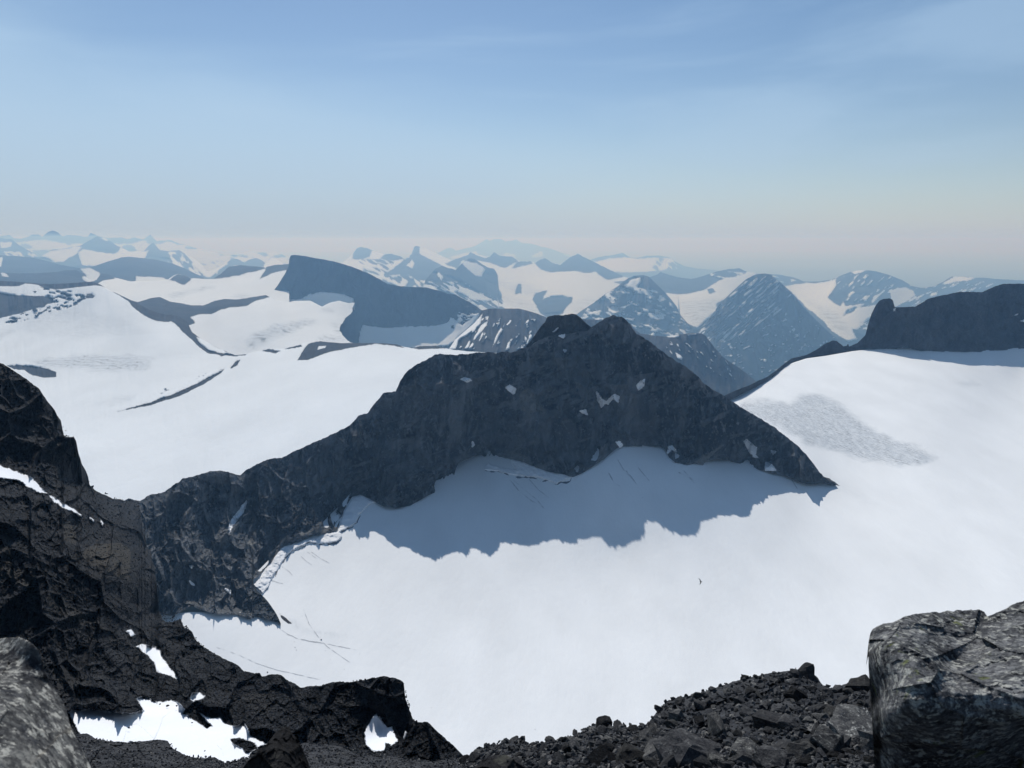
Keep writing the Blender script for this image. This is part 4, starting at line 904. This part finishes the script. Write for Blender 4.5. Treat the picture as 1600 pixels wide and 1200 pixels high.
special('boulder', 'broad slab with a pale lichened top below the big boulder edge', 1335, 1150, 110, 18, st_lich, .42, (.12, .08, .1), sink=.2)
special('boulder', 'large dark rough boulder at the bottom with a smooth domed back', 1080, 1194, 130, 19, st_dark, .5, (.1, .12, .2), sink=.25)
special('boulder', 'grey slab streaked black and white at the bottom centre of the rubble', 1165, 1190, 78, 20, st_lich, .6, (.2, .35, .9), sink=.15)
special('boulder', 'dark slab with sharp upper edge at the bottom, right of the streaked slab', 1245, 1185, 86, 21, st_mid, .5, (.1, .2, .5), sink=.2)
special('boulder', 'wide low dark slab under the rubble left of the domed boulder', 985, 1192, 66, 22, st_mid, .45, (.1, .1, 1.3), sink=.2)
special('stone', 'dark wedge stone overhanging a black gap below the centre of the slope', 1168, 1120, 36, 23, st_dark, .5, (.2, .3, .4), sink=0)
special('stone', 'wide flat stone on the skyline left of the highest hump', 1163, 1061, 16, 24, st_dark, .5, (0, .1, .4), sink=0)
BIG = [(905, 1172, 50, st_dark, 'dark blunt boulder below the squarish rim block'), (1010, 1160, 46, st_mid, 'grey wedge boulder under the steep rubble step'), (1120, 1150, 62, st_mid, 'grey tilted slab in the middle of the rubble slope'),
       (1210, 1140, 74, st_dark, 'long dark slab half way down below the highest hump'), (1290, 1175, 92, st_lich, 'mottled grey slab at the bottom just left of the big boulder edge'), (1205, 1196, 70, st_dark, 'dark blocky boulder at the bottom edge between two slabs'),
       (1120, 1196, 60, st_lich, 'lichen flecked boulder at the bottom edge beside the domed boulder'), (1025, 1186, 64, st_mid, 'grey rounded boulder at the bottom edge left of the domed boulder'), (940, 1192, 52, st_dark, 'dark cracked boulder at the bottom edge under the rim block'),
       (1375, 1175, 90, st_mid, 'grey boulder wedged against the base of the big lichened boulder'), (1375, 1110, 60, st_dark, 'dark boulder tucked beside the big lichened boulder halfway up'), (1250, 1095, 46, st_dark, 'dark angular boulder just under the highest hump'),
       (1180, 1090, 38, st_mid, 'grey angular stone on the upper slope left of the highest hump'), (1095, 1108, 40, st_dark, 'dark wedge stone near the top of the steep rubble step'), (1060, 1125, 34, st_mid, 'grey slanting stone in the face of the steep rubble step'), (1300, 1120, 44, st_mid, 'grey flat stone above the pale topped slab')]
for k, (x, y, s_, m_, lab_) in enumerate(BIG):
    special('boulder' if s_ > 40 else 'stone', lab_, x, y, s_, 60 + k, m_, (.5, .65, .8)[k % 3], (random.uniform(-.3, .3), random.uniform(-.3, .3), random.uniform(0, 3.1)), (random.uniform(.85, 1.25), random.uniform(.8, 1.1), 1), sink=.22, n=14, detail=3, rough=.09)
# the rest of the pickable stones
cnt = 0
spots = []
tries = 0
while cnt < 270 and tries < 20000:
    tries += 1
    x = random.uniform(725, 1385) if random.random() < .86 else random.uniform(100, 725)
    ty = top_y(x)
    y = ty + (1203 - ty) * random.random() ** .85
    if x < 725: s = random.uniform(5, 9)
    else: s = random.uniform(9, 26) * (1 + 1.3 * (y - ty) / 150)
    if any((x - a) ** 2 + ((y - b) * 1.3) ** 2 < (.30 * (s + c)) ** 2 for a, b, c in spots): continue
    spots.append((x, y, s)); cnt += 1
spots.sort(key=lambda t: -t[2])
for k, (x, y, s) in enumerate(spots):
    left = x < 725
    onrim = (y - top_y(x)) < 7
    size = 'small' if s < 14 else ('fist shaped' if s < 22 else ('broad' if s < 32 else 'large'))
    if left:
        where = 'below the near snow patch' if x < 390 else ('right of the black pointed rock' if x < 560 else 'at the foot of the crumbling spur')
        lab = 'small dark angular stone on the scree ' + where
        grp = 'small stones on the lower left scree'
    else:
        where = ('beside the leftmost rubble hump' if x < 850 else 'left of the squarish rim block' if x < 945 else 'below the steep rubble step' if x < 1040 else 'on the middle rise of the rubble'
                 if x < 1150 else 'under the highest rubble hump' if x < 1270 else 'next to the big lichened boulder')
        how = 'on the skyline' if onrim else ('high up' if y - top_y(x) < 45 else ('half way down' if y < 1160 else 'at the bottom edge'))
        lab = f'{size} dark angular stone {how} {where}'
        grp = f'{size} stones {how} {where}'
    add_stone(x, y, s, random.choice(protos), .15, None, (random.uniform(.8, 1.25), random.uniform(.7, 1.1), random.uniform(.6, 1.1)), lab, grp)

# small rubble, too small and too many to count: joined
def hull_np(seed, n=9, flat=.6):
    r = random.Random(seed); bm = bmesh.new()
    for _ in range(n):
        v = Vector((r.gauss(0, 1), r.gauss(0, 1), r.gauss(0, 1))).normalized()
        m = max(abs(v.x), abs(v.y), abs(v.z)); v = v * (1 / m) ** .6
        bm.verts.new((v.x, v.y * .8, v.z * flat))
    bmesh.ops.convex_hull(bm, input=bm.verts)
    for v in [v for v in bm.verts if not v.link_faces]: bm.verts.remove(v)
    bmesh.ops.triangulate(bm, faces=bm.faces)
    bm.verts.index_update()
    V = np.array([v.co[:] for v in bm.verts]); Fc = np.array([[l.index for l in f.verts] for f in bm.faces]); bm.free()
    return V, Fc
hulls = [hull_np(500 + k, 11, (.45, .6, .8)[k % 3]) for k in range(12)]
def rubble(name, T, X, Y, S_px, mat, label, sink=.2):
    P, _ = T.surf(X, Y, F=np.full(len(X), -6.))
    Vs, Fs, Tn, base = [], [], [], 0
    which = RG.integers(0, len(hulls), len(X))
    for h, (V, Fc) in enumerate(hulls):
        idx = np.nonzero(which == h)[0]
        if len(idx) == 0: continue
        n = len(idx)
        r = (S_px[idx] * P[idx, 1] / FPX / 2)
        ang = RG.uniform(0, 6.28, (n, 3)) * np.array([.18, .18, 1.0])
        ca, sa = np.cos(ang), np.sin(ang)
        Rz = np.zeros((n, 3, 3)); Rz[:, 0, 0] = ca[:, 2]; Rz[:, 0, 1] = -sa[:, 2]; Rz[:, 1, 0] = sa[:, 2]; Rz[:, 1, 1] = ca[:, 2]; Rz[:, 2, 2] = 1
        Rx = np.zeros((n, 3, 3)); Rx[:, 0, 0] = 1; Rx[:, 1, 1] = ca[:, 0]; Rx[:, 1, 2] = -sa[:, 0]; Rx[:, 2, 1] = sa[:, 0]; Rx[:, 2, 2] = ca[:, 0]
        W = np.einsum('nij,njk,vk->nvi', Rx, Rz, V) * (r[:, None, None] * RG.uniform(.7, 1.2, (n, 1, 3)))
        C = P[idx].copy(); C[:, 2] += r * (.45 - sink)
        W = W + C[:, None]
        Tn.append(np.repeat(np.clip(RG.normal(.05, .45, n), 0, 1), len(V))); Vs.append(W.reshape(-1, 3)); Fs.append((Fc[None] + (np.arange(n) * len(V))[:, None, None] + base).reshape(-1, 3)); base += n * len(V)
    V = np.concatenate(Vs); Fa = np.concatenate(Fs)
    z = np.zeros(len(V))
    tn = np.concatenate(Tn); o = mesh_np(name, V, Fa, mat, {'snow': z - 6, 'tone': tn, 'ice': z}, smooth=False)
    tag(o, label, 'rubble', 'stuff')
    return o
n = 8500
X = RG.uniform(-50, 1420, n); ty = np.interp(X, top_line[:, 0], top_line[:, 1]); Y = ty + (1215 - ty) * RG.random(n)
Ssz = np.where(X < 725, RG.uniform(2.2, 5.5, n), RG.uniform(3.5, 11, n) * (1 + .8 * (Y - ty) / 150))
rubble('rubble', L1, X, Y, Ssz, lrock, 'fine broken rubble filling the gaps between the foreground stones')
# rubble on the crags and the crumbling spur
n = 22000
X = RG.uniform(-20, 720, n); ntop = pl('-100,520 0,566 50,599 95,656 121,706 140,757 190,781 217,782 226,855 246,955 282,967 320,1012 380,1049 470,1075 600,1057 631,1068 645,1123 690,1148 735,1195')
ty = np.interp(X, ntop[:, 0], ntop[:, 1]); Y = ty + (1200 - ty) * RG.random(n)
Fs_ = N.snow(X, Y); keep = Fs_ < -1.0
X, Y = X[keep], Y[keep]
rubble('rubble', N, X, Y, RG.uniform(1.2, 3.6, len(X)) * np.where(RG.random(len(X)) < .06, 1.8, 1), nrock, 'loose broken blocks strewn over the near crags and the crumbling spur', sink=.3)
# a few stones lying on the snow patch below the crags
me_s = protos[1]
for (x, y, s) in [(262, 1104, 7), (250, 1101, 4), (202, 1138, 5), (120, 1142, 5), (320, 1174, 3.5), (276, 1104, 5), (318, 1123, 6), (300, 1130, 4)]:
    add_stone(x, y, s, me_s, .0, None, (1, 1, .8), 'small dark stone lying alone on the near snow patch', 'small stones on the near snow patch', T=N)
add_stone(502, 1000, 2.6, protos[2], -.2, None, (1, 1, 1), 'tiny dark rock resting on the thin line across the glacier', None, T=Gl)
for (x, y, s) in [(460, 1003, 1.2), (461, 1012, 1.8), (463, 1016, 1.5), (509, 1017, 1.2), (516, 1031, 1), (562, 1022, 1), (538, 1046, 1.2), (622, 1049, 1.2), (674, 1106, 1.3), (836, 1140, 1.6), (333, 959, 3), (387, 967, 3), (418, 1051, 3), (1004, 778, 1.6)]:
    add_stone(x, y, s, protos[3], .0, None, (1, 1, .7), 'tiny dark stone lying on the open snow of the glacier', 'tiny stones scattered on the glacier', T=Gl)

# ---- near boulders as closed forms
def near_boulder(name, label, ctrl, top, bot, x0, x1, mat, disp, step=2.0, back=(.8, .9), jit=(2, 20), seed=1, cat='boulder'):
    T = Terrain(ctrl, disp, -6, damp=0)
    o = build(name, T, top, bot, x0, x1, step, mat, back=back, jit=jit, seed=seed)
    tag(o, label, cat)
    return o
st_big = stone_material('lichened_boulder', (.045, .048, .054), (.21, .215, .22), .8, 2.2, (.42, .42, .38), green=.7, contrast=.8, vary=False, mottle=26)
st_left = stone_material('mottled_boulder', (.05, .053, .06), (.19, .19, .18), .9, 4.5, (.48, .47, .42), contrast=.6, vary=False, mottle=30)
near_boulder('boulder', 'big lichened grey boulder with undercut base filling the lower right corner',
             [(1362, 985, 3.35), (1362, 1100, 3.3), (1375, 1200, 3.25), (1385, 1020, 2.95), (1388, 1110, 2.82), (1395, 1200, 3.1), (1450, 957, 3.55), (1540, 958, 3.6), (1600, 938, 3.7), (1900, 900, 3.7), (1500, 1030, 3.05), (1600, 1010, 3.1), (1900, 980, 3.1), (1450, 1120, 2.62), (1600, 1112, 2.6), (1900, 1100, 2.6), (1430, 1150, 2.85), (1600, 1150, 2.9), (1450, 1230, 3.15), (1600, 1230, 3.2), (1900, 1230, 3.2), (1500, 1400, 3.3), (1900, 1400, 3.3), (1400, 1400, 3.35), (2300, 900, 3.8), (2530, 1100, 3.9), (2300, 1100, 2.9), (2530, 1300, 3.5), (2300, 1300, 3.3)],
             '1356,1010 1360,990 1364,983 1372,978 1380,974 1395,973 1402,971 1410,966 1420,961 1435,958 1450,957 1470,956 1480,954 1490,956 1495,953 1510,953 1530,953 1538,957 1543,964 1550,961 1560,957 1572,952 1582,946 1590,942 1600,938 1700,905 1900,860 2200,850 2380,900 2480,1050 2530,1300',
             '1356,1025 1362,1120 1370,1250 1376,1420 2530,1420', 1357, 2528, st_big, [('pfac', 130, .05, 2.0, 71), ('prid', 60, .05, 2.6, 72), ('pfbm', 24, .12, 1.5, 73), ('pfac', 15, .05, 1.5, 79)], 1.3, (1.0, .8), (1.6, 16), 31)
near_boulder('boulder', 'blurred mottled grey boulder sloping down in the lower left corner',
             [(-200, 1000, 2.1), (0, 1000, 2.0), (50, 1005, 1.9), (70, 1060, 1.85), (110, 1140, 1.75), (145, 1220, 1.65), (-200, 1100, 1.75), (0, 1100, 1.6), (-200, 1250, 1.4), (50, 1220, 1.4), (50, 1400, 1.35), (180, 1400, 1.5)],
             '-200,990 -50,992 0,998 15,996 30,997 42,1000 50,1006 57,1012 62,1022 66,1038 72,1055 80,1068 88,1080 96,1093 102,1105 106,1120 110,1134 116,1148 124,1160 132,1178 142,1200 155,1225 190,1400',
             '-200,1410 190,1410', -200, 189, st_left, [('pfac', 70, .05, 1, 74), ('pfbm', 40, .08, 1, 75)], 1.6, (.7, .9), (1.5, 14), 32)
near_boulder('boulder', 'black pointed rock poking up at the bottom, left of the shaded snow patch',
             [(375, 1202, 3.3), (445, 1136, 3.3), (488, 1202, 3.3), (430, 1180, 3.05), (445, 1230, 2.9), (340, 1300, 3.2), (445, 1300, 2.8), (520, 1300, 3.2)],
             '330,1260 378,1202 386,1191 395,1181 405,1172 415,1164 425,1152 432,1144 440,1138 447,1135 452,1137 456,1145 462,1152 468,1160 474,1172 480,1185 485,1200 510,1260',
             '330,1310 510,1310', 331, 509, st_black, [('pfac', 34, .10, 1, 77), ('pfac', 11, .12, 1, 78)], 1.2, (.5, 1.2), (1.2, 12), 33)
near_boulder('boulder', 'black rounded rock at the bottom edge where the scree meets the rubble slope',
             [(735, 1205, 2.7), (785, 1179, 2.7), (835, 1205, 2.7), (785, 1240, 2.45), (700, 1300, 2.6), (870, 1300, 2.6), (785, 1300, 2.4)],
             '700,1240 735,1206 745,1196 755,1187 765,1182 775,1180 790,1180 800,1184 810,1191 822,1199 840,1208 870,1240',
             '700,1310 870,1310', 701, 869, st_black, [('pfac', 40, .05, 1, 79), ('pfac', 12, .06, 1, 80)], 1.5, (.4, 1.0), (.8, 14), 34)

# ---- a bird gliding over the glacier
def bird():
    px, py, d = 1095, 909, 150.0
    u, v = uv(px, py)
    e = bpy.data.objects.new('bird', None); COL.objects.link(e); e.location = (u * d, d, v * d); e.empty_display_size = .2
    tag(e, 'small black bird gliding with raised wings over the open glacier', 'bird')
    bm_ = plain('black_feathers', (.012, .012, .014), .6)
    def add(name, prof):
        bm = bmesh.new(); rings = []
        for (c, w, h) in prof:
            c = Vector(c); rings.append([bm.verts.new(c + Vector((0, math.cos(a) * w, math.sin(a) * h))) for a in [k * math.pi / 4 for k in range(8)]])
        for a, b in zip(rings, rings[1:]):
            for k in range(8): bm.faces.new((a[k], a[(k + 1) % 8], b[(k + 1) % 8], b[k]))
        bm.faces.new(rings[0]); bm.faces.new(rings[-1][::-1])
        me = bpy.data.meshes.new(name); bm.to_mesh(me); bm.free(); me.materials.append(bm_)
        for p in me.polygons: p.use_smooth = True
        o = bpy.data.objects.new(name, me); COL.objects.link(o); o.parent = e; return o
    add('body', [((-.34, 0, 0), .01, .005), ((-.2, 0, 0), .05, .03), ((-.02, 0, 0), .08, .08), ((.14, 0, .01), .07, .07), ((.24, 0, .02), .045, .05), ((.30, 0, .02), .035, .03), ((.37, 0, .01), .005, .006)])
    for sgn in (1, -1):
        bm = bmesh.new()
        pts = [((.14, 0), (-.10, 0), .03), ((.02, .28), (-.18, .26), .10), ((-.16, .55), (-.30, .48), .16), ((-.42, .72), (-.45, .66), .18)]
        R_ = []
        for (a, b, z) in pts:
            R_.append([bm.verts.new((a[0], sgn * a[1], z + .012)), bm.verts.new((b[0], sgn * b[1], z)), bm.verts.new((a[0], sgn * a[1], z - .012))])
        for a, b in zip(R_, R_[1:]):
            for k in range(3): bm.faces.new((a[k], a[(k + 1) % 3], b[(k + 1) % 3], b[k]))
        bm.faces.new(R_[0]); bm.faces.new(R_[-1][::-1]); bmesh.ops.recalc_face_normals(bm, faces=bm.faces)
        me = bpy.data.meshes.new('wing'); bm.to_mesh(me); bm.free(); me.materials.append(bm_)
        o = bpy.data.objects.new('wing', me); COL.objects.link(o); o.parent = e
    e.rotation_euler = (.75, 0, 0)
bird()

# ================================================================== AIR
HZ = 180.0
me = bpy.data.meshes.new('haze'); bm = bmesh.new()
x0, x1, y0, y1, z0, z1 = -94000, 94000, -14000, 124000, -2150, HZ
vs = [bm.verts.new(p) for p in ((x0, y0, z0), (x1, y0, z0), (x1, y1, z0), (x0, y1, z0), (x0, y0, z1), (x1, y0, z1), (x1, y1, z1), (x0, y1, z1))]
for f in ((3, 2, 1, 0), (4, 5, 6, 7), (0, 1, 5, 4), (1, 2, 6, 5), (2, 3, 7, 6), (3, 0, 4, 7)): bm.faces.new([vs[k] for k in f])
bm.to_mesh(me); bm.free()
hz = bpy.data.objects.new('haze', me); COL.objects.link(hz)
hm = bpy.data.materials.new('air'); hm.use_nodes = True; ht = hm.node_tree; ht.nodes.clear()
ho = ht.nodes.new('ShaderNodeOutputMaterial'); pv = ht.nodes.new('ShaderNodeVolumePrincipled')
pv.inputs['Color'].default_value = (.32, .60, 1.0, 1)
pv.inputs['Absorption Color'].default_value = (1, 1, 1, 1)
pv.inputs['Density'].default_value = 7.5e-5
pv.inputs['Anisotropy'].default_value = .18
ht.links.new(pv.outputs[0], ho.inputs['Volume'])
me.materials.append(hm)
tag(hz, 'thin blue summer haze in the air over the whole mountain range', 'haze', 'stuff')
